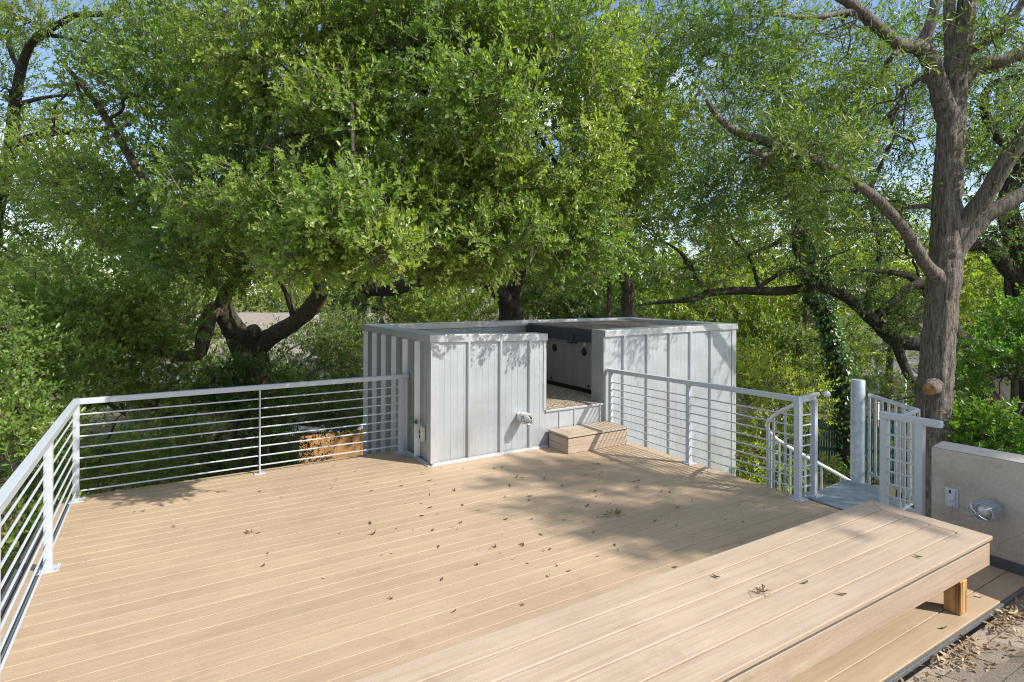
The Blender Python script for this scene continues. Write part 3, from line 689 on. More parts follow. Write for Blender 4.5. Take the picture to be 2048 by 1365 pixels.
# ------------------------------------------------------------------ leaves (numpy)
def nrm(a): return a / (np.linalg.norm(a, axis=-1, keepdims=True) + 1e-9)
def leaf_arrays(base, ld, nr, ln, wd, fold=0.18, curl=0.0):
    n = len(base); sd = nrm(np.cross(ld, nr)); nr = nrm(np.cross(sd, ld))
    l = ln[:, None]; w = wd[:, None] / 2
    V = np.empty((n, 6, 3))
    V[:, 0] = base
    V[:, 1] = base + ld * l * .35 - sd * w * .85 + nr * w * fold * 2
    V[:, 2] = base + ld * l * .72 - sd * w * .9 + nr * (w * fold * 2 + l * curl * .5)
    V[:, 3] = base + ld * l + nr * l * curl
    V[:, 4] = base + ld * l * .72 + sd * w * .9 + nr * (w * fold * 2 + l * curl * .5)
    V[:, 5] = base + ld * l * .35 + sd * w * .85 + nr * w * fold * 2
    return V
def leaf_mesh(name, V, tone, m, parent=None, tw=None, tm=None):
    n = len(V); o = parent_loc(parent)
    co = (V - o).reshape(-1, 3).astype(np.float32)
    idx = np.arange(n)[:, None] * 6
    q = np.concatenate([idx + np.array([[0, 3, 2, 1]]), idx + np.array([[0, 5, 4, 3]])], axis=1).reshape(-1)
    if tw is not None:
        T_ = tw; nt_ = len(T_); co = np.concatenate([co, (T_ - o).reshape(-1, 3).astype(np.float32)])
        ti = np.arange(nt_)[:, None] * 6 + n * 6
        q = np.concatenate([q, np.concatenate([ti + np.array([[0, 1, 4, 3]]), ti + np.array([[1, 2, 5, 4]]), ti + np.array([[2, 0, 3, 5]])], axis=1).reshape(-1)])
    else: nt_ = 0
    me = bpy.data.meshes.new(name)
    nv, nf = n * 6 + nt_ * 6, n * 2 + nt_ * 3
    me.vertices.add(nv); me.vertices.foreach_set('co', co.reshape(-1))
    me.loops.add(nf * 4); me.loops.foreach_set('vertex_index', q.astype(np.int32))
    me.polygons.add(nf); me.polygons.foreach_set('loop_start', (np.arange(nf) * 4).astype(np.int32))
    me.materials.append(m)
    if nt_:
        me.materials.append(tm); me.polygons.foreach_set('material_index', np.concatenate([np.zeros(n * 2, np.int32), np.ones(nt_ * 3, np.int32)]))
    me.update(calc_edges=True)
    a = me.attributes.new('tone', 'FLOAT', 'FACE'); a.data.foreach_set('value', np.concatenate([np.repeat(tone, 2), np.zeros(nt_ * 3)]).astype(np.float32))
    ob = bpy.data.objects.new(name, me); COL.objects.link(ob)
    if parent: ob.parent = parent
    return ob
def twig_verts(A, B, r):
    n = len(A); d = nrm(B - A)
    ref = np.where(np.abs(d[:, 2:3]) < .9, np.array([[0, 0, 1.0]]), np.array([[1.0, 0, 0]]))
    s = nrm(np.cross(d, ref)); t = np.cross(d, s); V = np.empty((n, 6, 3))
    for k in range(3):
        c, q = math.cos(k * 2.094), math.sin(k * 2.094)
        V[:, k] = A + (s * c + t * q) * r; V[:, k + 3] = B + (s * c + t * q) * r * .35
    return V
def field(p, s, ph):
    return (np.sin(p[:, 0] * s + ph) * np.cos(p[:, 1] * s * 1.13 + ph * 2) + np.sin(p[:, 2] * s * 1.31 + ph * 3 + p[:, 0] * s * .6) + np.cos((p[:, 1] + p[:, 2]) * s * .83 + ph)) / 3
def foliage(clumps, ll, lw, per, shoot, up=.35, gap=-.25, spread=1.0, fs=2.6, drop=0, upn=.5, shell=.45, dens=1.0):
    """clumps: (centre, (rr, rf, ru), n). Returns leaf vertex array, tones, twig ends."""
    B, D_ = [], []
    for c, rad, n in clumps:
        n = int(n * dens); p = nrm(rng.normal(size=(n, 3))); r = rng.random((n, 1)) ** shell
        q = p * r
        w = c + q[:, 0:1] * rad[0] * RV + q[:, 1:2] * rad[1] * DV + q[:, 2:3] * rad[2] * UV
        outw = nrm(p[:, 0:1] * RV / rad[0] + p[:, 1:2] * DV / rad[1] + p[:, 2:3] * UV / rad[2])
        keep = field(w, fs, 1.7) + .35 * field(w, fs * 3.1, .4) > gap
        w, outw = w[keep], outw[keep]
        d = nrm(outw * .9 + np.array([0, 0, up - drop]) + rng.normal(size=w.shape) * .6)
        B.append(w); D_.append(d)
    B = np.concatenate(B); D_ = np.concatenate(D_); n = len(B)
    sl = shoot * rng.uniform(.5, 1.3, n); lg = rng.random(n) < .1; sl[lg] *= 1.9
    D_[lg] = nrm(D_[lg] * .5 + np.array([0, 0, .9 - 1.2 * drop]) + rng.normal(size=(int(lg.sum()), 3)) * .25)
    k = per
    tt = (np.arange(k) + rng.random((n, k)) * .6) / k
    side = nrm(np.cross(D_, nrm(rng.normal(size=D_.shape)))); s2 = np.cross(D_, side)
    ang = np.arange(k)[None, :] * 2.4 + rng.random((n, 1)) * 6.28 + rng.normal(size=(n, k)) * .3
    bend = rng.normal(size=(n, 3)) * .15 + np.array([0, 0, -.10 - drop * .5])
    base = B[:, None, :] + D_[:, None, :] * (sl[:, None] * tt)[..., None] + bend[:, None, :] * (sl[:, None] * tt ** 2)[..., None]
    radl = np.cos(ang)[..., None] * side[:, None, :] + np.sin(ang)[..., None] * s2[:, None, :]
    al = (1.3 - .75 * tt)[..., None] * spread
    ld = nrm(D_[:, None, :] * np.cos(al) + radl * np.sin(al) + rng.normal(size=radl.shape) * .12)
    nr = nrm(D_[:, None, :] * .8 - radl * .2 + np.array([.28, -.36, .4]) * upn * 2 + rng.normal(size=radl.shape) * .35)
    base = base.reshape(-1, 3); ld = ld.reshape(-1, 3); nr = nr.reshape(-1, 3); m = len(base)
    sc = rng.uniform(.5, 1.4, m)
    V = leaf_arrays(base, ld, nr, ll * sc, lw * sc * rng.uniform(.8, 1.2, m))
    shoot_t = np.repeat(rng.random(n), k)
    tone = np.clip(.45 * shoot_t + .35 * rng.random(m) + .25 * tt.reshape(-1), 0, 1)
    return V, tone, (B - D_ * (sl * .5)[:, None], B + D_ * sl[:, None] + bend * sl[:, None])
def wiggle(p0, p1, n, amp, seed, sag=0):
    r_ = np.random.default_rng(seed); p0 = np.array(p0, float); p1 = np.array(p1, float)
    t = np.linspace(0, 1, n)[:, None]; L_ = np.linalg.norm(p1 - p0)
    o = np.cumsum(r_.normal(size=(n, 3)), axis=0); o = o - o[0]; o = o - t * o[-1]
    return p0 + (p1 - p0) * t + o * amp * L_ / n ** .5 + np.array([0, 0, 1]) * sag * L_ * (np.sin(PI * t))
def smooth_path(pts, rad, per=5, amp=0.0, seed=1):
    P = np.array(pts, float); R = np.array(rad, float); out = []; ro = []
    r_ = np.random.default_rng(seed)
    Q = np.vstack([2 * P[0] - P[1], P, 2 * P[-1] - P[-2]])
    for i in range(len(P) - 1):
        a, b, c, d = Q[i], Q[i + 1], Q[i + 2], Q[i + 3]
        for k in range(per):
            t = k / per
            out.append(.5 * ((2 * b) + (-a + c) * t + (2 * a - 5 * b + 4 * c - d) * t * t + (-a + 3 * b - 3 * c + d) * t ** 3))
            ro.append(R[i] * (1 - t) + R[i + 1] * t)
    out.append(P[-1]); ro.append(R[-1]); out = np.array(out); ro = np.array(ro)
    out += r_.normal(size=out.shape) * ro[:, None] * amp
    ro *= 1 + r_.normal(size=ro.shape) * .022
    return out, ro
def C(u, v, d, ru, rv, rd, n): return (at(u, v, d), (ru * d / F, rd, rv * d / F), n)
def bark_tube(p, r, seed, n=72, sub=7):
    # trunk with flutes and swellings running up its surface
    P = []; Rr = []
    for i in range(len(p) - 1):
        for k in range(sub): P.append(p[i] + (p[i + 1] - p[i]) * k / sub); Rr.append(r[i] + (r[i + 1] - r[i]) * k / sub)
    P.append(p[-1]); Rr.append(r[-1]); mb = MB(); mb.tube(P, Rr, n); v = np.array(mb.v)
    c = np.repeat(np.array(P), n, axis=0); d = v - c; h = np.repeat(np.cumsum([0] + [np.linalg.norm(b - a) for a, b in zip(P[:-1], P[1:])]), n)
    th = np.tile(np.arange(n) * 2 * PI / n, len(P)); rr = np.repeat(np.array(Rr), n)
    r_ = np.random.default_rng(seed); j = r_.normal(size=len(v)) * .013 + .022 * np.abs(np.sin(11 * th + 1.5 * np.sin(2.3 * h + 3 * th) + seed)) * np.clip(np.sin(17 * h + 5 * np.sin(3 * th)) + .9, .25, 1)
    f = 1 + .045 * np.sin(3 * th + .7 * h + seed) + .03 * np.sin(7 * th - 1.3 * h) + .02 * np.sin(13 * th + 2.2 * h) + j
    mb.v = [tuple(x) for x in (c + d * f[:, None])]; return mb
def tree(name, label, cat, limbs, clumps, lm, bm, leaf, group=None, sub=5, twig_r=.004, base=None, br=.035, seed=3, crown='crown', **kw):
    """limbs: list of (points, radii); first is the trunk."""
    b0 = np.array(limbs[0][0][0], float) if base is None else np.array(base, float)
    e = empty(name, b0, label, cat, group)
    nodes = []; tr = MB()
    for i, (pts, rad) in enumerate(limbs):
        p, r = smooth_path(pts, rad, 6, .035, seed + i)
        if i == 0: bark_tube(p, r, seed).build('trunk', bm, e, smooth=True)
        else: tr.tube(p, r, 14)
        nodes += [(q, rr) for q, rr in zip(p, r) if rr < .5]
    NP = np.array([q for q, _ in nodes]); NR = np.array([r for _, r in nodes])
    V, tone, tw = foliage(clumps, *leaf, **kw)
    r_ = np.random.default_rng(seed)
    for i, (c, rad, n) in enumerate(clumps):
        dd = np.linalg.norm(NP - c, axis=1); j = int(np.argmin(dd + r_.random(len(dd)) * .3))
        rr = min(NR[j] * .6, br * (1 + dd[j] * .15))
        p = wiggle(NP[j], c, 10, .22, seed * 31 + i, .06); tr.tube(p, np.linspace(rr, rr * .45, 10), 8)
        for k in range(sub):
            dv = nrm(r_.normal(size=3)); t = c + RV * dv[0] * rad[0] * .8 + DV * dv[1] * rad[1] * .8 + UV * dv[2] * rad[2] * .8
            a = p[r_.integers(5, 10)]
            q = wiggle(a, t, 7, .25, seed * 77 + i * 9 + k); tr.tube(q, np.linspace(rr * .45, rr * .12, 7), 5, caps=False)
    if tr.v: tr.build('branches', bm, e, smooth=True)
    A, B = tw; s = r_.random(len(A)) < .8
    leaf_mesh(crown, V, tone, lm, e, twig_verts(A[s], B[s], twig_r), M['twig'])
    return e

#TREES_BEGIN
def gb(u, d): p = at(u, VH, d); p[2] = GZ; return p
def LP(lst): # (u, v, d, r) list -> points, radii
    return [at(a[0], a[1], a[2]) for a in lst], [a[3] for a in lst]
def trunk(u, d, r, lst):
    p, q = LP(lst); return [gb(u, d)] + p, [r] + q
OAKLEAF = (.05, .025, 15, .19)
# 1 --- near live oak, left: forked trunk seen above the back rail, crown reaching over the deck
tA = [trunk(500, 9.7, .34, [(503, 800, 9.6, .27), (503, 705, 9.5, .26), (494, 672, 9.5, .22)]),
      LP([(505, 700, 9.5, .19), (545, 672, 9.3, .14), (590, 645, 9.1, .125), (628, 608, 9.0, .14), (640, 575, 8.9, .10), (630, 520, 8.7, .075), (655, 430, 8.2, .06), (640, 300, 7.5, .045)]),
      LP([(492, 705, 9.5, .21), (466, 655, 9.2, .17), (448, 622, 9.0, .15), (452, 588, 8.8, .10), (480, 540, 8.4, .07), (520, 450, 7.8, .055), (540, 300, 7.0, .05), (520, 120, 6.3, .04)]),
      LP([(448, 622, 9.0, .13), (424, 622, 8.8, .12), (410, 665, 8.6, .11), (398, 706, 8.5, .095), (360, 712, 8.4, .08), (300, 700, 8.3, .06), (200, 690, 8.0, .045), (90, 730, 7.6, .03)]),
      LP([(500, 690, 9.4, .13), (508, 668, 9.2, .11), (505, 655, 9.1, .09)]),
      LP([(628, 608, 9.0, .10), (643, 592, 8.8, .075), (647, 586, 8.75, .07)]),
      LP([(452, 588, 8.8, .08), (390, 500, 8.2, .06), (300, 380, 7.6, .05), (200, 220, 7.2, .04), (120, 120, 7.0, .02)]),
      LP([(480, 540, 8.4, .05), (560, 400, 7.5, .05), (700, 240, 6.6, .04), (760, 90, 6.2, .03)]),
      LP([(590, 645, 9.1, .05), (566, 575, 8.8, .03), (520, 520, 8.6, .02), (500, 480, 8.4, .012)])]
cA = [C(330, 200, 7.3, 190, 160, 1.1, 950), C(560, 120, 6.6, 210, 150, 1.2, 1150), C(260, 390, 8.0, 190, 110, 1.1, 700), C(500, 380, 6.4, 170, 130, .9, 850),
      C(700, 260, 5.9, 130, 150, .8, 620), C(620, 470, 5.5, 120, 80, .55, 330), C(420, 500, 7.2, 130, 90, .8, 420), C(150, 560, 8.0, 180, 110, 1.1, 620),
      C(300, 640, 8.2, 110, 70, .8, 260), C(110, 330, 8.6, 120, 90, .9, 380), C(430, 20, 7.2, 180, 90, 1.0, 420), C(700, 40, 6.4, 160, 110, 1.0, 520), C(720, 490, 5.2, 90, 60, .4, 200), C(545, 330, 5.4, 130, 120, .5, 260), C(680, 430, 4.7, 100, 90, .35, 150), C(770, 505, 4.6, 60, 55, .25, 70), C(600, 520, 4.8, 60, 40, .25, 50)]
tree('live_oak', 'big live oak with a forked leaning trunk behind the back railing, crown overhanging the deck', 'tree', tA, cA, M['leaf_oak'], M['bark_oak'], OAKLEAF, 'live oaks around the deck', sub=5, seed=5, dens=1.6, gap=-.3, twig_r=.0048)
# 2 --- centre live oak: arching limb and trunk just above the spa enclosure
tB = [trunk(1022, 11.0, .27, [(1022, 700, 11.0, .235), (1022, 620, 11.0, .21), (1012, 590, 10.9, .2)]),
      LP([(1022, 610, 10.9, .16), (990, 575, 10.6, .15), (940, 552, 10.3, .14), (890, 545, 10.0, .13), (840, 560, 9.7, .125), (790, 578, 9.4, .11), (742, 580, 9.2, .10), (727, 572, 9.1, .09)]),
      LP([(1020, 600, 10.9, .15), (1040, 540, 10.6, .12), (1050, 440, 10.0, .10), (1045, 350, 9.4, .08), (1030, 200, 8.4, .06), (1000, 60, 7.6, .04)]),
      LP([(900, 546, 10.0, .09), (850, 500, 9.6, .08), (820, 400, 8.8, .07), (830, 280, 8.0, .06), (860, 120, 7.2, .04)]),
      LP([(1050, 440, 10.0, .06), (1130, 330, 9.6, .06), (1240, 200, 9.4, .045), (1320, 60, 9.2, .03)]),
      LP([(1045, 480, 10.2, .06), (1060, 380, 9.8, .04), (1062, 290, 9.5, .03)]), LP([(742, 580, 9.2, .07), (735, 500, 8.8, .05), (760, 400, 8, .04)])]
cB = [C(860, 110, 6.3, 190, 150, 1.0, 1100), C(1080, 110, 6.6, 200, 160, 1.1, 1150), C(800, 420, 5.6, 120, 110, .6, 470), C(930, 330, 6.4, 150, 130, .8, 650),
      C(1090, 330, 6.6, 160, 150, .9, 850), C(1000, 490, 6.0, 130, 80, .6, 350), C(1150, 480, 7.0, 110, 100, .8, 420), C(1240, 240, 8.0, 130, 160, 1.1, 700),
      C(1230, 420, 8.3, 110, 120, .9, 420), C(880, 520, 6.2, 90, 50, .4, 130), C(1320, 130, 9.2, 120, 120, 1.0, 380), C(1340, 330, 9.6, 110, 140, 1.1, 420), C(960, 200, 5.4, 120, 110, .5, 300)]
tree('live_oak', 'live oak with a dark arching limb and trunk rising behind the middle of the enclosure', 'tree', tB, cB, M['leaf_oak'], M['bark_dark'], OAKLEAF, 'live oaks around the deck', sub=5, seed=9, dens=1.6, gap=-.3, twig_r=.0048)
# deeper oak foliage filling behind the two near crowns
tC = [trunk(700, 17, .3, [(700, 700, 17, .25), (720, 600, 17, .2), (700, 480, 16, .15), (760, 300, 15, .1), (740, 120, 14, .06)]),
      LP([(720, 600, 17, .12), (850, 500, 16.5, .1), (980, 380, 16, .07), (1060, 200, 15, .05)]), LP([(700, 500, 16, .12), (560, 420, 15.5, .1), (400, 300, 15, .07), (300, 150, 14.5, .05)])]
cC = [C(380, 260, 14, 210, 200, 2, 620), C(700, 150, 13.5, 210, 200, 2, 720), C(980, 180, 13.5, 200, 220, 2, 720), C(600, 420, 13, 200, 120, 1.6, 420), C(900, 430, 14, 200, 120, 1.8, 460),
      C(1180, 380, 14, 130, 170, 1.8, 420), C(760, 620, 15, 120, 90, 1.5, 330), C(240, 480, 15, 160, 110, 1.6, 300)]
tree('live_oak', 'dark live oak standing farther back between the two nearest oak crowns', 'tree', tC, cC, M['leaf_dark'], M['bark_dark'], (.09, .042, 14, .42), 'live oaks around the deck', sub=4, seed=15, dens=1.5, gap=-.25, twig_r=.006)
# far-left oak with open top, sky showing round it
tD = [trunk(-60, 13, .3, [(-50, 700, 13, .25), (-20, 450, 12.6, .2), (20, 290, 12.2, .12), (30, 200, 12, .1), (60, 90, 11.6, .07), (150, 30, 11, .05)]),
      LP([(20, 290, 12.2, .09), (90, 268, 12, .075), (170, 262, 11.8, .05), (260, 250, 11.5, .03)]), LP([(30, 210, 12, .05), (90, 195, 11.8, .035), (150, 190, 11.6, .02)]),
      LP([(150, 30, 11, .05), (230, 20, 10.8, .06), (245, -60, 10.6, .05)]), LP([(90, 70, 11.5, .04), (180, 90, 11.2, .02), (150, 150, 11, .01)])]
cD = [C(20, 180, 12.2, 70, 110, 1.0, 330), C(60, 40, 11.5, 120, 45, .9, 260), C(190, 60, 11.2, 90, 50, .7, 130), C(-60, 380, 12.5, 120, 120, 1.2, 360), C(120, 400, 12, 130, 90, 1.2, 330), C(60, 470, 13, 120, 60, 1.2, 260), C(110, 240, 12, 80, 25, .6, 90), C(220, 180, 11, 80, 60, .7, 190), C(-20, 60, 12.5, 80, 90, 1, 240), C(60, 330, 12.4, 110, 70, 1, 260), C(280, 60, 10.6, 90, 60, .8, 190), C(120, 150, 11.8, 70, 60, .9, 130), C(-10, 470, 12.6, 100, 80, 1.1, 260), C(200, 460, 12, 110, 70, 1.1, 260)]
tree('live_oak', 'live oak at the far left edge with twisting dark limbs against the open blue sky', 'tree', tD, cD, M['leaf_oak'], M['bark_dark'], (.06, .026, 13, .26), 'live oaks around the deck', sub=7, seed=21, dens=1.3, gap=-.1, twig_r=.005)
# low evergreen growth below and beyond the left railing
cE = [C(40, 760, 6.6, 170, 130, .9, 720), C(-40, 950, 5.2, 170, 200, .8, 700), C(200, 900, 7.4, 130, 110, .8, 480), C(120, 640, 7.6, 160, 90, .9, 460), C(330, 830, 8.4, 140, 130, 1.0, 480), C(230, 730, 8.2, 130, 80, .9, 330), C(-120, 700, 5.6, 150, 200, .8, 350)]
tree('evergreen_shrub', 'dense leafy evergreen pressing against the left deck railing, level with the rail', 'shrub', [trunk(60, 7.2, .12, [(60, 900, 7.0, .09), (40, 760, 6.8, .06), (20, 660, 6.6, .03)])], cE, M['leaf_oak'], M['bark_oak'], (.05, .022, 14, .22), 'shrubs around the deck', sub=4, seed=31, dens=1.7, gap=-.28, twig_r=.003)
cF = [C(520, 800, 11.5, 120, 110, 1.2, 520), C(380, 900, 10.5, 150, 110, 1.1, 560), C(620, 720, 12.5, 110, 90, 1.2, 430), C(540, 950, 11, 130, 70, 1, 360), C(690, 690, 13, 70, 70, 1, 260), C(450, 760, 11, 70, 70, .8, 180), C(680, 830, 11.5, 60, 25, .6, 110), C(500, 790, 8.7, 110, 60, .4, 420), C(470, 880, 8.5, 120, 60, .4, 300), C(640, 760, 10.5, 80, 60, .8, 170)]
tree('evergreen_shrub', 'dark evergreen shrub behind the back railing, under the forked oak trunk', 'shrub', [trunk(520, 11.8, .12, [(525, 900, 11.6, .09), (520, 800, 11.5, .06), (560, 720, 11.8, .03)])], cF, M['leaf_dark'], M['bark_dark'], (.055, .024, 14, .24), 'shrubs around the deck', sub=5, seed=37, dens=2.2, gap=-.2, twig_r=.004)
# slim kinked trunk and its thin neighbour above the enclosure
tG = [trunk(1258, 14, .17, [(1258, 700, 14, .155), (1255, 620, 14, .15), (1256, 575, 14, .155), (1240, 540, 14, .12), (1243, 500, 13.9, .11), (1242, 460, 13.8, .10), (1250, 360, 13.6, .08), (1230, 200, 13, .05)]),
      LP([(1215, 640, 14.5, .06), (1218, 560, 14.5, .06), (1200, 480, 14.3, .05), (1170, 400, 14, .03)]), LP([(1240, 380, 13.6, .05), (1310, 300, 13.5, .045), (1400, 180, 13.3, .03)])]
cG = [C(1250, 300, 12.5, 110, 100, 1.2, 320), C(1370, 220, 12.8, 120, 120, 1.3, 300), C(1180, 420, 13, 90, 80, 1, 200), C(1300, 60, 12.4, 100, 80, 1.2, 200), C(1330, 470, 13, 90, 90, 1, 220)]
tree('cedar_elm', 'slim elm with a kinked grey trunk just right of the arching oak limb', 'tree', tG, cG, M['leaf_mid'], M['bark_oak'], (.07, .03, 12, .34), 'slender trees behind the enclosure', sub=5, seed=41, dens=1.6, gap=-.15, twig_r=.005)
# pecan at right
tP = [trunk(1866, 8.6, .33, [(1864, 900, 8.6, .26), (1867, 840, 8.6, .238), (1873, 760, 8.6, .22), (1882, 650, 8.6, .208), (1887, 560, 8.6, .215), (1893, 500, 8.6, .21), (1893, 420, 8.6, .185), (1898, 300, 8.5, .172), (1905, 200, 8.5, .165), (1912, 120, 8.4, .15), (1928, 40, 8.3, .12), (1940, -60, 8.2, .10)]),
      LP([(1880, 560, 8.5, .12), (1852, 530, 8.4, .088), (1815, 470, 8.2, .08), (1770, 415, 8.0, .072), (1710, 365, 7.8, .062), (1640, 325, 7.6, .056), (1560, 292, 7.4, .065), (1480, 268, 7.2, .05), (1435, 235, 7.1, .035), (1412, 200, 7.0, .025)]),
      LP([(1900, 480, 8.6, .15), (1935, 440, 8.5, .13), (1975, 385, 8.3, .12), (2020, 310, 8.1, .105), (2080, 230, 7.9, .09)]),
      LP([(1898, 520, 8.6, .15), (1950, 450, 8.5, .12), (2000, 415, 8.4, .11), (2080, 370, 8.3, .095)]),
      LP([(1900, 250, 8.5, .16), (1878, 180, 8.4, .125), (1858, 120, 8.3, .12), (1838, 95, 8.2, .11), (1800, 90, 8.1, .085), (1760, 60, 7.9, .08), (1715, 20, 7.7, .075), (1660, -20, 7.5, .065)]),
      LP([(1840, 95, 8.2, .09), (1862, 40, 8.1, .07), (1875, -30, 8.0, .06)]),
      LP([(1905, 190, 8.5, .12), (1900, 100, 8.4, .085), (1897, 0, 8.3, .07)]),
      LP([(1915, 170, 8.5, .12), (1960, 130, 8.4, .10), (2010, 120, 8.3, .085), (2080, 80, 8.2, .07)]),
      LP([(1915, 110, 8.4, .08), (1960, 90, 8.3, .06), (2020, 40, 8.2, .045), (2060, -20, 8.1, .04)]),
      LP([(1715, 20, 7.7, .04), (1620, 35, 7.4, .03), (1540, 30, 7.2, .022), (1450, 40, 7.0, .012)]),
      LP([(1560, 292, 7.4, .045), (1530, 310, 7.2, .04), (1500, 300, 7.1, .03)])]
cP = [C(1600, 300, 7.6, 140, 80, .9, 200), C(1450, 200, 7.4, 110, 120, .9, 190), C(1700, 80, 7.6, 150, 90, .9, 150), C(1500, 60, 7.2, 110, 70, .7, 80), C(1790, 200, 9.2, 110, 100, 1, 90),
      C(2010, 60, 8.0, 110, 90, .8, 70), C(2020, 260, 8.2, 90, 90, .8, 60), C(1880, -10, 8.6, 130, 50, .8, 60), C(1420, 380, 8.4, 100, 100, .9, 150), C(1560, 400, 9, 120, 80, .9, 150), C(1720, 420, 9.4, 100, 80, .9, 90), C(1560, 160, 8.6, 120, 90, .9, 130), C(1680, 210, 9.2, 100, 80, .9, 120), C(1960, 150, 9.4, 90, 80, .9, 70), C(1380, 60, 8, 90, 70, .8, 90)]
pe = tree('pecan_tree', 'tall pecan with a thick grey trunk and a fresh orange pruning cut, beside the stair', 'tree', tP, cP, M['leaf_pecan'], M['bark_pecan'], (.085, .021, 16, .34), None, sub=5, seed=47, dens=1.9, gap=-.2, twig_r=.003, up=.1, spread=1.1, drop=.2, shell=.6)
ct = at(1842, 782, 8.15); ax_ = at(1800, 790, 7.9) - at(1872, 770, 8.5)
MB().lathe(at(1868, 772, 8.45), at(1842, 793, 8.1) - at(1868, 772, 8.45), [(0, .13), (.10, .115), (.17, .10), (.20, .088)], 16).build('branch_stub', M['bark_pecan'], pe, smooth=True)
q_ = nrm(at(1842, 793, 8.1) - at(1868, 772, 8.45))
MB().lathe(at(1868, 772, 8.45) + q_ * .201, q_, [(0, .086), (.004, .08)], 18).build('pruning_cut', M['cut'], pe)
# dark spreading oak on the right, long level limb
tR = [trunk(2000, 14, .42, [(1990, 850, 14, .34), (1950, 730, 13.9, .30), (1915, 680, 13.8, .26)]),
      LP([(1925, 690, 13.8, .2), (1850, 690, 13.6, .17), (1790, 680, 13.6, .16), (1745, 640, 13.6, .15), (1700, 600, 13.5, .13), (1640, 575, 13.4, .11), (1560, 583, 13.2, .10), (1480, 582, 13.1, .095), (1420, 587, 13.0, .08), (1380, 600, 12.9, .06), (1320, 605, 12.8, .04), (1270, 612, 12.7, .02)]),
      LP([(1420, 587, 13.0, .06), (1395, 560, 12.9, .06), (1375, 525, 12.8, .055), (1355, 500, 12.8, .035), (1320, 480, 12.7, .02)]),
      LP([(1520, 583, 13.1, .045), (1500, 520, 13, .03), (1462, 470, 12.8, .03), (1455, 420, 12.7, .02), (1430, 380, 12.6, .012)]),
      LP([(1510, 580, 13.1, .05), (1565, 545, 13, .045), (1640, 520, 12.9, .03), (1700, 500, 12.9, .02)]),
      LP([(1470, 520, 13, .02), (1545, 490, 12.9, .05), (1590, 465, 12.8, .05), (1680, 460, 12.8, .05), (1760, 462, 12.8, .045), (1820, 455, 12.9, .05)]),
      LP([(1745, 640, 13.6, .10), (1790, 600, 13.5, .09), (1830, 570, 13.5, .10), (1880, 570, 13.6, .1)]),
      LP([(1790, 680, 13.6, .12), (1812, 740, 13.4, .10), (1838, 790, 13.3, .08), (1830, 850, 13.2, .05)]), LP([(1640, 575, 13.4, .07), (1590, 500, 13.2, .06), (1600, 400, 13, .05), (1560, 300, 12.8, .03)]), LP([(1730, 620, 13.5, .08), (1760, 500, 13.5, .06), (1740, 390, 13.4, .05), (1790, 270, 13.2, .03)]), LP([(1915, 680, 13.8, .2), (1880, 620, 13.8, .16), (1830, 560, 13.6, .10), (1780, 545, 13.4, .06), (1700, 540, 13.2, .03)])]
cR = [C(1640, 560, 13, 130, 60, 1.2, 260), C(1480, 440, 13, 130, 90, 1.2, 330), C(1640, 400, 13.5, 140, 110, 1.4, 380), C(1790, 330, 14, 130, 130, 1.4, 380), C(1760, 560, 13.5, 80, 60, 1, 170), C(1380, 530, 13, 110, 60, 1, 200), C(1580, 230, 14, 130, 110, 1.3, 280), C(1820, 640, 13.2, 60, 50, .8, 110), C(1700, 180, 14, 130, 90, 1.2, 220), C(1480, 330, 13.6, 110, 90, 1.2, 220), C(1820, 470, 14, 70, 90, 1.2, 160), C(1950, 330, 14.6, 90, 90, 1.2, 160), C(1850, 120, 14.5, 110, 90, 1.2, 240), C(1580, 80, 15, 130, 90, 1.4, 170), C(1740, 60, 15, 120, 80, 1.4, 240), C(1480, 200, 14.5, 110, 110, 1.4, 260), C(1620, 330, 14.5, 120, 100, 1.4, 300), C(1800, 240, 15, 90, 90, 1.3, 240)]
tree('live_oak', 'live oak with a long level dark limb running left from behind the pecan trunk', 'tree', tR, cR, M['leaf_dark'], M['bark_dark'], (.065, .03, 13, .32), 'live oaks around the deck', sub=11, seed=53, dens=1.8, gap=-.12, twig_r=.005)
tS = [trunk(2080, 12, .4, [(2075, 700, 12, .3), (2040, 560, 12, .22), (2030, 480, 12, .2), (2015, 400, 12, .17), (2060, 300, 12, .12), (2080, 150, 12, .1)]),
      LP([(2030, 560, 12, .15), (1985, 500, 11.9, .14), (1960, 490, 11.8, .10), (1930, 500, 11.7, .05)]), LP([(2020, 620, 12, .07), (2015, 560, 12, .06), (2035, 500, 12, .06)]),
      LP([(2060, 310, 12, .09), (2010, 290, 11.9, .09), (1975, 240, 11.8, .085), (1968, 190, 11.8, .07), (2000, 160, 11.8, .05), (2080, 150, 11.7, .04)])]
cS = [C(2010, 200, 12, 90, 90, 1.1, 260), C(1990, 460, 12, 100, 70, 1, 260), C(2060, 340, 12, 80, 80, 1, 220), C(1960, 350, 12.6, 60, 80, 1, 150), C(2080, 60, 12, 90, 90, 1, 200), C(2060, 560, 11.8, 80, 50, .9, 140), C(1970, 60, 12.8, 80, 90, 1.2, 220), C(1990, 250, 12.8, 80, 90, 1.2, 220)]
tree('live_oak', 'dark live oak at the right edge behind the pecan, with a hooked limb', 'tree', tS, cS, M['leaf_dark'], M['bark_dark'], (.06, .028, 13, .3), 'live oaks around the deck', sub=6, seed=59, dens=1.7, gap=-.12, twig_r=.005)
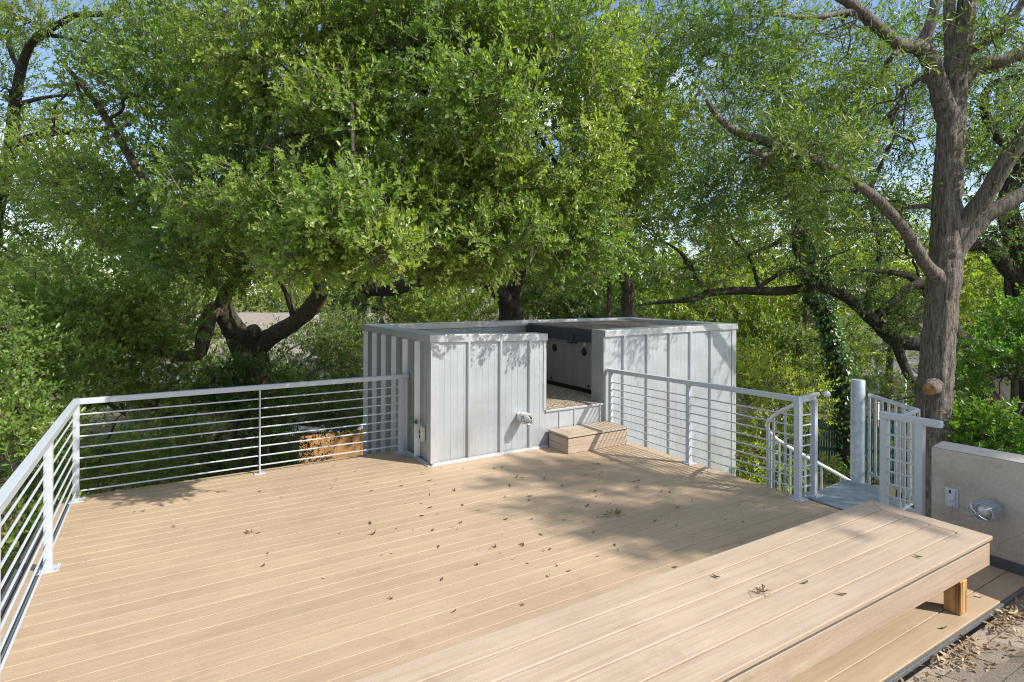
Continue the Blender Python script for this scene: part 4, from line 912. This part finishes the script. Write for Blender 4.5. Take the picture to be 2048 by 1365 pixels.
# two ivy-wrapped trunks
def ivy(lst, n, rr, seed):
    P_, R_ = smooth_path(*lst, 8, 0, seed); B = []; O = []
    r_ = np.random.default_rng(seed); t = r_.random(n) * (len(P_) - 1); i = t.astype(int); f = (t - i)[:, None]
    c = P_[i] * (1 - f) + P_[np.minimum(i + 1, len(P_) - 1)] * f
    dirs = nrm(r_.normal(size=(n, 3)) * np.array([1, 1, .25])); R2 = (R_[i] + rr * r_.random(n) ** 2)[:, None]
    b = c + dirs * R2
    ld = nrm(r_.normal(size=(n, 3)) * .5 + np.array([0, 0, -.8]) + dirs * .4)
    return leaf_arrays(b, ld, nrm(dirs + np.array([0, 0, .5]) + r_.normal(size=(n, 3)) * .3), r_.uniform(.06, .11, n), r_.uniform(.06, .1, n)), r_.random(n)
iv1 = trunk(1700, 16, .2, [(1690, 800, 16, .19), (1670, 700, 16, .17), (1645, 620, 16, .16), (1620, 580, 16, .15), (1615, 500, 16, .13), (1600, 450, 16, .1), (1590, 330, 16, .06)])
iv2 = trunk(1706, 16.2, .2, [(1690, 830, 16.2, .2), (1665, 680, 16.4, .16), (1650, 560, 16.6, .14), (1635, 440, 16.6, .1), (1650, 300, 16.6, .05)])
for k, (tk, lab) in enumerate(((iv1, 'leaning tree trunk thickly wrapped in pale-edged ivy, seen left of the stair pole'), (iv2, 'straighter ivy-clad trunk close behind the leaning ivy-wrapped trunk'))):
    e_ = empty('ivy_clad_tree', tk[0][0], lab, 'tree', 'ivy-covered trunks')
    p_, r__ = smooth_path(*tk, 6, .1, 3 + k); MB().tube(p_, r__, 12).build('trunk', M['bark_dark'], e_, smooth=True)
    V_, t_ = ivy(tk, 4200 if k == 0 else 3000, .22 if k == 0 else .16, 71 + k); leaf_mesh('ivy', V_, t_, M['leaf_ivy'], e_)
    cl_ = [C(1600 + 60 * k, 300 - 60 * k, 16, 110, 90, 1.4, 160), C(1540 + 160 * k, 420, 16, 80, 60, 1.2, 90)]
    V_, t_, tw_ = foliage(cl_, .1, .05, 12, .4); leaf_mesh('crown', V_, t_, M['leaf_yellow'], e_)
    bb_ = MB()
    for q in range(6): bb_.tube(wiggle(p_[-6], cl_[q % 2][0] + np.random.default_rng(q + k).normal(size=3) * .5, 7, .2, q), np.linspace(.05, .015, 7), 6)
    bb_.build('branches', M['bark_dark'], e_, smooth=True)
# bright glossy shrub beyond the stucco wall
cH = [C(1990, 760, 8.8, 90, 90, .8, 330), C(2070, 660, 9, 90, 70, .8, 260), C(1950, 860, 8.6, 90, 60, .7, 260), C(2060, 860, 8.2, 90, 90, .8, 330), C(1930, 960, 8.4, 110, 60, .7, 200), C(2120, 760, 8.4, 90, 110, .8, 240)]
tree('glossy_shrub', 'bright green glossy shrub rising beyond the stucco wall at the right edge', 'shrub', [trunk(2030, 9, .1, [(2030, 900, 8.8, .07), (2030, 760, 8.8, .04)])], cH, M['leaf_bright'], M['bark_oak'], (.06, .028, 13, .2), 'shrubs around the deck', sub=5, seed=61, dens=1.8, gap=-.2, twig_r=.003)
cI = [C(1835, 930, 9.6, 50, 50, .7, 70), C(1770, 790, 13, 80, 40, .9, 150), C(1930, 700, 11, 50, 60, .8, 120), C(1890, 830, 11, 90, 90, .8, 180), C(1750, 960, 11, 90, 30, .9, 80)]
tree('evergreen_shrub', 'dark green shrub around the foot of the pecan trunk beyond the stair guard', 'shrub', [trunk(1800, 11, .08, [(1800, 900, 11, .05), (1790, 800, 11, .03)])], cI, M['leaf_mid'], M['bark_oak'], (.055, .028, 13, .2), 'shrubs around the deck', sub=6, seed=63, dens=2.0, gap=-.1, twig_r=.003)
# yellow-green shrub right of the enclosure
cJ = [C(1545, 900, 9.4, 80, 110, .8, 380), C(1530, 760, 9.8, 80, 90, .9, 330), C(1590, 800, 10.4, 50, 80, .9, 160), C(1500, 1000, 9, 90, 70, .7, 160), C(1620, 960, 9.8, 70, 40, .8, 90)]
tree('yellowing_shrub', 'tall yellowing shrub with red-brown twigs between the metal enclosure and the stair', 'shrub', [trunk(1560, 9.8, .06, [(1560, 950, 9.7, .05), (1550, 820, 9.7, .03)])], cJ, M['leaf_yellow'], M['bark_pecan'], (.055, .022, 12, .22), 'shrubs around the deck', sub=8, seed=67, dens=1.7, gap=-.12, twig_r=.003)
# farther yellow-green trees
for k, (u, d, cl_, lf, lab) in enumerate([
    (1440, 21, [C(1440, 560, 21, 110, 110, 2, 420), C(1350, 640, 21, 90, 60, 1.8, 220), C(1540, 640, 20, 110, 90, 2, 380), C(1500, 470, 22, 90, 80, 2, 220)], 'leaf_yellow', 'sunlit yellow-green tree straight above the right end of the metal enclosure'),
    (1600, 19, [C(1570, 740, 18, 110, 90, 1.6, 380), C(1650, 650, 20, 80, 90, 1.8, 280), C(1480, 700, 19, 80, 70, 1.5, 220)], 'leaf_mid', 'mid green tree below the long level oak limb'),
    (1780, 22, [C(1740, 700, 21, 60, 70, 1.6, 130), C(1820, 480, 23, 110, 90, 2, 230), C(1900, 600, 21, 110, 90, 2, 260), C(1980, 600, 20, 110, 80, 2, 260), C(1700, 520, 22, 100, 80, 1.8, 200)], 'leaf_yellow', 'yellow-green tree seen on both sides of the pecan trunk'),
    (1130, 19, [C(1130, 570, 19, 90, 90, 1.8, 330), C(1200, 640, 18, 90, 60, 1.6, 220), C(1050, 560, 20, 90, 90, 1.8, 260)], 'leaf_mid', 'leafy green tree behind the back wall of the enclosure, right of the arching limb'),
    (880, 20, [C(880, 600, 20, 110, 60, 1.8, 260), C(800, 640, 18, 90, 60, 1.5, 220), C(940, 620, 18, 70, 50, 1.4, 130)], 'leaf_yellow', 'sunlit low tree seen under the arching oak limb'),
    (570, 24, [C(580, 560, 26, 120, 60, 2, 260), C(430, 560, 25, 90, 60, 2, 180), C(330, 640, 22, 70, 60, 1.8, 120)], 'leaf_yellow', 'pale green tree behind the tan roof at left'),
    (80, 20, [C(380, 640, 19, 90, 60, 1.6, 180), C(60, 560, 19, 120, 60, 2, 230), C(200, 620, 19, 110, 70, 2, 230)], 'leaf_mid', 'green tree far behind the left railing'),
    ]):
    tree('understory_tree', lab, 'tree', [trunk(u, d, .16, [(u, 720, d, .12), (u + 15, 600, d, .08), (u - 10, 520, d, .04)])], cl_, M[lf], M['bark_oak'], (.12, .06, 12, .45), 'trees farther back', sub=4, seed=80 + k, dens=2.0, gap=-.2, twig_r=.008)
# far woods: one mass beyond the gardens
fw = []
rw = np.random.default_rng(5)
for k in range(46):
    u = -500 + k * 70 + rw.uniform(-20, 20); d = rw.uniform(36, 60)
    fw.append(C(u, rw.uniform(545, 600), d, rw.uniform(70, 120), rw.uniform(45, 85), 4, 130))
V_, t_, _ = foliage(fw, .5, .3, 8, 1.4, gap=-.4); tag(leaf_mesh('far_woods', V_, t_, M['leaf_mid']), 'hazy belt of far trees closing the view behind the gardens', 'woods', kind='stuff')
# oak outside the frame at right whose crown shades the deck
def SH(u, v, h, rx, ry, rz, n):
    s = on_z(u, v, 0); return (s + np.array([.69, -.9, 1.0]) * h, (rx, ry, rz), n)
cK = [SH(1200, 980, 8.5, .85, 1.0, .5, 270), SH(1330, 1000, 9, 1.1, 1.0, .6, 480), SH(1440, 1065, 8.5, .8, .7, .5, 260), SH(1560, 1045, 9.2, .8, .9, .5, 230), SH(1290, 950, 9, 1.0, .7, .5, 220),
      SH(1720, 1000, 9, .6, .5, .4, 80)]
kb = np.array([12.5, -9.5, GZ])
tree('live_oak', 'live oak out of view to the right, throwing dappled shade on the deck', 'tree', [([kb, kb + [-.3, .3, 3.5], kb + [-.8, .6, 6.5], kb + [-2, 1.5, 9.5], kb + [-3, 2.4, 11.5]], [.4, .34, .28, .18, .1]), ([kb + [-.8, .6, 6.5], kb + [0, 3, 9.5], kb + [-1, 5.5, 11.8]], [.2, .14, .07])], cK, M['leaf_oak'], M['bark_oak'], (.085, .038, 15, .34), 'live oaks around the deck', sub=5, seed=91, gap=-.02, fs=3.4, twig_r=.005)

# ------------------------------------------------------------------ neighbouring houses, fences
def house(name, lab, c, L_, W_, zeave, zridge, yaw_, wall, roof, group='neighbouring houses', windows=()):
    e = empty(name, (c[0], c[1], GZ), lab, 'house', group); e.rotation_euler.z = yaw_
    o = np.array([c[0], c[1], 0])
    def b(mb, nm, m_, par=e, bev=0): return mb.build(nm, m_, par, bev)
    x0, x1, y0, y1 = c[0] - L_ / 2, c[0] + L_ / 2, c[1] - W_ / 2, c[1] + W_ / 2
    w_ = MB().box(x0, x1, y0, y1, GZ, zeave).prism([(x0, y0), (x0, y0), (x0, y0)], 0, 0) if False else MB().box(x0, x1, y0, y1, GZ, zeave)
    w_.add([(x0, y0, zeave), (x0, y1, zeave), (x0, c[1], zridge - .12)], [(0, 1, 2)]).add([(x1, y0, zeave), (x1, y1, zeave), (x1, c[1], zridge - .12)], [(0, 2, 1)])
    b(w_, 'wall', wall)
    r_ = MB(); ov = .45; t = .12; k = (zridge - zeave) / (W_ / 2)
    for sgn in (-1, 1):
        ye = c[1] + sgn * (W_ / 2 + ov); ze = zeave - k * ov
        r_.hexa([(x0 - ov, ye, ze), (x1 + ov, ye, ze), (x1 + ov, c[1], zridge), (x0 - ov, c[1], zridge)][::sgn], [(x0 - ov, ye, ze + t), (x1 + ov, ye, ze + t), (x1 + ov, c[1], zridge + t), (x0 - ov, c[1], zridge + t)][::sgn])
        MB().box(x0 - ov, x1 + ov, min(ye, ye + sgn * .04), max(ye, ye + sgn * .04), ze - .06, ze + t + .01).build('fascia', M['whitepaint'], e)
    b(r_, 'roof', roof)
    for (sx, z0, z1, ww) in windows:
        f_ = MB().box(c[0] + sx - ww / 2 - .07, c[0] + sx + ww / 2 + .07, y0 - .05, y0 - .002, z0 - .07, z1 + .07).build('window', M['whitepaint'], e)
        MB().box(c[0] + sx - ww / 2, c[0] + sx + ww / 2, y0 - .06, y0 - .051, z0, z1).build('pane', M['pane'], f_)
    return e
h1 = at(560, 640, 21)
house('neighbour_house', 'single-storey house with a sunlit tan shingle roof and white eave, left behind the forked oak', (h1[0], h1[1]), 6.5, 7, -.55, 1.0, -.55, M['brick'], M['roof_tan'], windows=((-1.6, -2.4, -1.2, 1.1), (1.6, -2.4, -1.2, 1.1)))
h3 = at(700, 790, 18.5)
house('garden_shed', 'low building with a grey-brown roof just beyond the wooden fence', (h3[0] + .5, h3[1]), 3.6, 3.2, -1.9, -1.2, -.45, M['brick'], M['roof_grey'], windows=((0, -2.6, -2.0, .7),))
h2 = at(1800, 690, 27)
house('neighbour_house', 'beige house with white trim glimpsed between the ivy trunks and the pecan', (h2[0], h2[1]), 8, 7, -.9, .35, -1.0, M['siding'], M['roof_grey'], windows=((-3, -2, -.4, 1.2), (1, -2, -.4, 1.2)))
pch = empty('white_porch', at(1825, 700, 22.5) * [1, 1, 0] + [0, 0, GZ], 'white porch with a lattice panel beside the pecan trunk', 'porch')
p0 = at(1755, 700, 22.5); p1 = at(1870, 700, 22.0)
def zz(v, d): return CH - (v - VH - 2.3) * d / F
def flat(p, z): return (p[0], p[1], z)
MB().bar(flat(p0, zz(668, 22)), flat(p1, zz(668, 22)), .15, .28).build('beam', M['whitepaint'], pch, .01)
MB().bar(flat(p0, zz(752, 22)), flat(p1, zz(752, 22)), .1, .10).build('bottom_rail', M['whitepaint'], pch, .01)
for t in (0, .48, 1): q = p0 * (1 - t) + p1 * t; MB().bar(flat(q, GZ), flat(q, zz(662, 22)), .12, .12, (1, 0, 0)).build('post', M['whitepaint'], pch, .01)
lt = MB(); za, zb = zz(748, 22), zz(700, 22); hgt = zb - za; dd = p1 - p0; Lp = np.linalg.norm(dd[:2])
for i in range(-6, 22):
    for s_ in (1, -1):
        a0 = i * .16; b0 = a0 + s_ * hgt
        ta, tb_ = a0, b0; z_a, z_b = za, zb
        if min(ta, tb_) < 0 or max(ta, tb_) > Lp: continue
        lt.bar(flat(p0 + dd * (ta / Lp), z_a), flat(p0 + dd * (tb_ / Lp), z_b), .012 + .006 * s_, .035, (0, 0, 1))
lt.build('lattice', M['whitepaint'], pch)
pr = MB(); q0, q1 = p0 + DV * 1.5, p1 + DV * 1.5
pr.bar(flat(q0, zz(712, 24)), flat(q1, zz(712, 24)), .1, 1.6).build('porch_wall', M['whitepaint'], pch)
# cedar fence, left
def picket_fence(name, lab, a, b, zt, m_, wid, gap_, group, cat='fence', jit=.02, thick=.02):
    e = empty(name, (a[0], a[1], GZ), lab, cat, group); a = np.array(a[:2]); b = np.array(b[:2]); Lf = np.linalg.norm(b - a); u_ = (b - a) / Lf; n_ = np.array([-u_[1], u_[0]])
    s = 0; r_ = random.Random(4); k = 0
    cnt = int(Lf / (wid + gap_)); big = MB()
    while s < Lf:
        p = a + u_ * s; q = a + u_ * (s + wid); z1 = zt + r_.uniform(-jit, jit)
        big.prism([tuple(p), tuple(q), tuple(q + n_ * thick), tuple(p + n_ * thick)], GZ, z1); s += wid + gap_
    big.build('pickets', m_, e, .003)
    for z in (GZ + .4, (GZ + zt) / 2, zt - .3):
        pa, pb = a + n_ * .045, b + n_ * .045
        MB().bar((pa[0], pa[1], z), (pb[0], pb[1], z), .04, .09).build('rail', m_, e)
    return e
fa, fb = at(600, 890, 13.6), at(775, 858, 14.6)
picket_fence('wooden_fence', 'new orange cedar picket fence seen through the back railing beside the enclosure', fa, fb, zz(868, 14), M['cedar'], .14, .004, 'fences')
ga, gb_ = at(1560, 850, 16.5), at(2150, 860, 15)
picket_fence('slatted_fence', 'dark green slatted chain-link fence below the ivy-clad trunks', ga, gb_, zz(846, 15.6), M['greenslat'], .055, .012, 'fences', jit=.0, thick=.008)
bn_ = at(690, 862, 15.6)
be = empty('blue_bin', (bn_[0], bn_[1], GZ), 'blue plastic bin behind the cedar fence', 'bin')
zt_ = zz(861, 15.6)
MB().hexa([(bn_[0] - .2, bn_[1] - .2, GZ), (bn_[0] + .2, bn_[1] - .2, GZ), (bn_[0] + .2, bn_[1] + .2, GZ), (bn_[0] - .2, bn_[1] + .2, GZ)], [(bn_[0] - .25, bn_[1] - .25, zt_), (bn_[0] + .25, bn_[1] - .25, zt_), (bn_[0] + .25, bn_[1] + .25, zt_), (bn_[0] - .25, bn_[1] + .25, zt_)]).build('tub', M['bin'], be, .03)
MB().box(bn_[0] - .28, bn_[0] + .28, bn_[1] - .28, bn_[1] + .28, zt_ + .002, zt_ + .05).build('lid', M['bin'], be, .02)

# ------------------------------------------------------------------ fallen leaves
def loose_leaf(name, m_, ln, wd_, curl, seed):
    r_ = np.random.default_rng(seed); V = []
    n = 7
    mb = MB(); pts = []
    for i in range(n):
        t = i / (n - 1); ww = wd_ / 2 * math.sin(PI * min(1, t * .93 + .07)) ** .7
        x = (t - .5) * ln * (1 - curl * .25); z = .002 + curl * ln * (abs(t - .45) ** 1.6) * 1.1
        tw = .5 * curl * math.sin(3 * t + seed)
        mb.v += [(x, -ww, z + ww * (.5 + tw)), (x, 0, z), (x, ww, z + ww * (.5 - tw))]
    for i in range(n - 1):
        a = i * 3; mb.f += [(a, a + 3, a + 4, a + 1), (a + 1, a + 4, a + 5, a + 2)]
    o_ = mb.build(name, m_, smooth=True); a = o_.data.attributes.new('tone', 'FLOAT', 'FACE')
    a.data.foreach_set('value', [float(r_.random())] * len(o_.data.polygons)); return o_
LG = 'small dry leaves scattered on the deck boards'
protos = [loose_leaf('fallen_leaf', M['leaf_brown'] if k % 3 else M['leaf_dry'], *p, 5 + k) for k, p in enumerate([(.045, .017, .5), (.035, .013, .9), (.055, .016, .35), (.03, .014, .7), (.06, .015, 1.1), (.04, .02, .2)])]
for p in protos: tag(p, 'small curled brown leaf lying on the tan deck boards', 'leaf', LG); p.scale = (1, 1, 1)
r_ = random.Random(12); used = 0; placed = []
def putleaf(x, y, z=.001):
    global used
    k = used % 6
    o_ = protos[k] if used < 6 else protos[k].copy()
    if used >= 6: COL.objects.link(o_)
    o_.location = (x, y, z); o_.rotation_euler = (r_.uniform(-.2, .2), r_.uniform(-.2, .2), r_.uniform(0, 6.3)); s_ = r_.uniform(.35, 1.15); o_.scale = (s_, s_, s_); used += 1
pxl = [(1250, 1030 - 0), (498, 1066), (520, 1068), (740, 1086), (752, 1068), (830, 1061), (1026, 1121), (955, 1132), (875, 1094), (985, 1100), (1015, 995), (1060, 1000), (1075, 1005), (925, 1048), (930, 1010), (900, 1025), (1170, 1022), (1130, 1040), (1090, 1060), (1190, 1065), (1230, 1093), (1142, 1142), (1115, 1133), (1055, 1126), (1385, 965), (1390, 990), (1325, 985), (1300, 1000), (1480, 1010), (1450, 1040), (1510, 1000), (880, 940), (930, 936), (990, 912), (1010, 905), (1036, 903), (1060, 897), (960, 916), (1225, 920), (1250, 906), (1265, 900), (1200, 930), (1130, 945), (1065, 940), (1090, 930), (1150, 925)]
for u, v in pxl: q = on_z(u + r_.uniform(-4, 4), v + r_.uniform(-2, 2), 0); putleaf(q[0], q[1])
while used < 185:
    u = r_.gauss(1020, 330); v = 900 + abs(r_.gauss(60, 110))
    if not (180 < u < 1560 and 905 < v < 1240): continue
    q = on_z(u, v, 0)
    if q[0] < -.5 or q[0] > 5.0 or q[1] > 6.5 or q[1] < 2.35 or (q[0] > 2.4 and q[1] > 5.75) or (q[0] > 4.0 and q[1] > 5.4): continue
    if r_.random() < .5: # caught in the gaps between boards
        kk = round((q[1] - DY0) / pitch); yy_ = DY0 + kk * pitch - .003
        if abs(yy_ - q[1]) < .2: q[1] = yy_
    putleaf(q[0], q[1])
def bunch(name, lab, cat, loc, n, m_, ln, wd_, rad, flat_=.35, stem=None, seed=2, up=.4):
    e_ = empty(name, loc, lab, cat)
    rr_ = np.random.default_rng(seed); a = rr_.random(n) * 6.28
    ld = nrm(np.stack([np.cos(a), np.sin(a), rr_.uniform(0, up, n)], 1)); b_ = np.array(loc) + np.stack([np.cos(a), np.sin(a), np.zeros(n)], 1) * rr_.random((n, 1)) * rad + np.array([0, 0, .006])
    V = leaf_arrays(b_, ld, nrm(rr_.normal(size=(n, 3)) * flat_ + [0, 0, 1]), rr_.uniform(.7, 1.2, n) * ln, rr_.uniform(.8, 1.2, n) * wd_, curl=.15)
    leaf_mesh('leaves', V, rr_.random(n), m_, e_)
    mb = MB()
    for k in range(5 if stem else 2):
        t = rr_.random() * 6.28; L1 = ln * rr_.uniform(.8, 1.5); p = np.array(loc) + [0, 0, .01]
        mb.tube([p, p + [math.cos(t) * L1 * .5, math.sin(t) * L1 * .5, L1 * .35], p + [math.cos(t + .5) * L1, math.sin(t + .5) * L1, L1 * .2]], [.0025, .002, .001], 5)
    mb.build('stems', M['leaf_dry'] if stem else M['bark_pecan'], e_); return e_
q = on_z(1527, 1189, BZ); bunch('dry_sprig', 'curled dry seed sprig resting on a bench board gap', 'sprig', (q[0], q[1], BZ + .001), 5, M['leaf_dry'], .045, .009, .012, stem=True, up=1.2)
q = on_z(1228, 1031, 0); bunch('green_sprig', 'fresh green oak sprig lying on the shaded deck boards', 'sprig', (q[0], q[1], .001), 12, M['leaf_green'], .07, .018, .04, seed=4)
q = on_z(503, 1067, 0); bunch('dry_leaf_clump', 'tangled clump of dry leaves on the sunlit left of the deck', 'leaf clump', (q[0], q[1], .001), 6, M['leaf_dry'], .035, .013, .02, seed=6)
for (u, v, m_, lab, z) in ((1838, 1116, 'leaf_green', 'long green leaf lying on the bench near its far end', BZ), (1611, 1168, 'leaf_green', 'small green leaf on the middle bench boards', BZ), (1686, 1191, 'leaf_dry', 'pale dry leaf on the bench nearest the front edge', BZ), (1434, 1156, 'leaf_brown', 'curled brown leaf near the back edge of the bench', BZ), (1889, 1258, 'leaf_green', 'small green leaf on the deck board in front of the bench leg', 0), (1960, 1195, 'leaf_dry', 'yellow-brown leaf on the deck right of the bench leg', 0)):
    o_ = loose_leaf('fallen_leaf', M[m_], .055, .016, .5, int(u)); q = on_z(u, v, z); o_.location = (q[0], q[1], z + .001); o_.rotation_euler.z = u * .7; tag(o_, lab, 'leaf')
# leaf litter along the roof valley
n = 1050; X_ = rng.uniform(2.2, 4.98, n); bandw = .05 + .07 * np.abs(np.sin(X_ * 5.1) + .5 * np.sin(X_ * 13)); Y_ = 1.44 - np.abs(rng.normal(size=n)) * bandw * 1.15
keep = (np.sin(X_ * 9.0) + .6 * np.sin(X_ * 23 + 1) + rng.normal(size=n) * .5) > -.55; X_, Y_ = X_[keep], Y_[keep]; n = len(X_)
Z_ = np.array([roofz(y) for y in Y_]) + .012 + rng.random(n) * .03
a = rng.random(n) * 6.28; ld = nrm(np.stack([np.cos(a), np.sin(a), rng.normal(size=n) * .25], 1))
V_ = leaf_arrays(np.stack([X_, Y_, Z_], 1), ld, nrm(rng.normal(size=(n, 3)) * .5 + [0, -.2, 1]), rng.uniform(.025, .05, n), rng.uniform(.009, .017, n), curl=.12)
tag(leaf_mesh('leaf_litter', V_, rng.random(n) ** .8, M['leaf_dry']), 'drift of dry brown leaves along the roof edge below the deck', 'leaf litter', kind='stuff')

# hanging ball moss
bm_ = at(523, 478, 6.2); e_ = empty('ball_moss', bm_, 'small grey ball of moss hanging on a thin twig among the oak leaves', 'moss')
mo = MB(); r9 = np.random.default_rng(3)
for k in range(70):
    d_ = nrm(r9.normal(size=3)); L9 = r9.uniform(.04, .085); mo.tube([bm_, bm_ + d_ * L9 * .6, bm_ + d_ * L9 + [0, 0, .012]], [.002, .0015, .0006], 4, caps=False)
mo.build('moss', m_simple('ball_moss_grey', (.30, .29, .22), .9), e_)
MB().tube(wiggle(bm_ + [.05, .05, .45], bm_ + [.02, 0, -.35], 9, .06, 5), np.linspace(.006, .002, 9), 5).build('stem', M['bark_oak'], e_)

#TREES_END

# ------------------------------------------------------------------ light and sky
sd = Vector((.69, -.90, 1.0)).normalized()
sun = bpy.data.lights.new('sun', 'SUN'); sun.energy = 4.3; sun.angle = math.radians(.55); sun.color = (1, .95, .87)
so = bpy.data.objects.new('sun', sun); COL.objects.link(so); so.rotation_euler = sd.to_track_quat('Z', 'Y').to_euler(); so.location = (8, -10, 14)
wd = bpy.data.worlds.new('World'); scene.world = wd; wd.use_nodes = True; nt = wd.node_tree
bg = nt.nodes['Background']
sky = N(nt, 'ShaderNodeTexSky', sky_type='NISHITA'); sky.sun_disc = False
sky.sun_elevation = math.asin(sd.z); sky.sun_rotation = math.atan2(sd.x, sd.y)
sky.air_density = 1.0; sky.dust_density = .7; sky.ozone_density = 1.4
tc = N(nt, 'ShaderNodeTexCoord'); mp = N(nt, 'ShaderNodeMapping'); mp.inputs['Scale'].default_value = (1, 1, 2.6); mp.inputs['Location'].default_value = (.9, .35, .2)
L(nt, tc.outputs['Generated'], mp.inputs[0])
cn = N(nt, 'ShaderNodeTexNoise'); cn.inputs['Scale'].default_value = 2.6; cn.inputs['Detail'].default_value = 7; cn.inputs['Roughness'].default_value = .58
L(nt, mp.outputs[0], cn.inputs['Vector'])
cf = ramp(nt, cn.outputs[0], [(.50, (0, 0, 0)), (.66, (.8, .8, .8))])
cl = mix(nt, cf, sky.outputs[0], (9.5, 9.8, 10.2))
L(nt, cl, bg.inputs[0]); bg.inputs[1].default_value = .145
scene.view_settings.view_transform = 'Standard'; scene.view_settings.look = 'None'
scene.view_settings.exposure = 0.45; scene.view_settings.gamma = 1
scene.render.engine = 'CYCLES'
cy = scene.cycles; cy.max_bounces = 8; cy.diffuse_bounces = 3; cy.transmission_bounces = 6; cy.glossy_bounces = 3; cy.transparent_max_bounces = 6
cy.use_denoising = True; cy.pixel_filter_type = 'BLACKMAN_HARRIS'; cy.filter_width = 1.05
try: cy.denoising_prefilter = 'FAST'
except Exception: pass
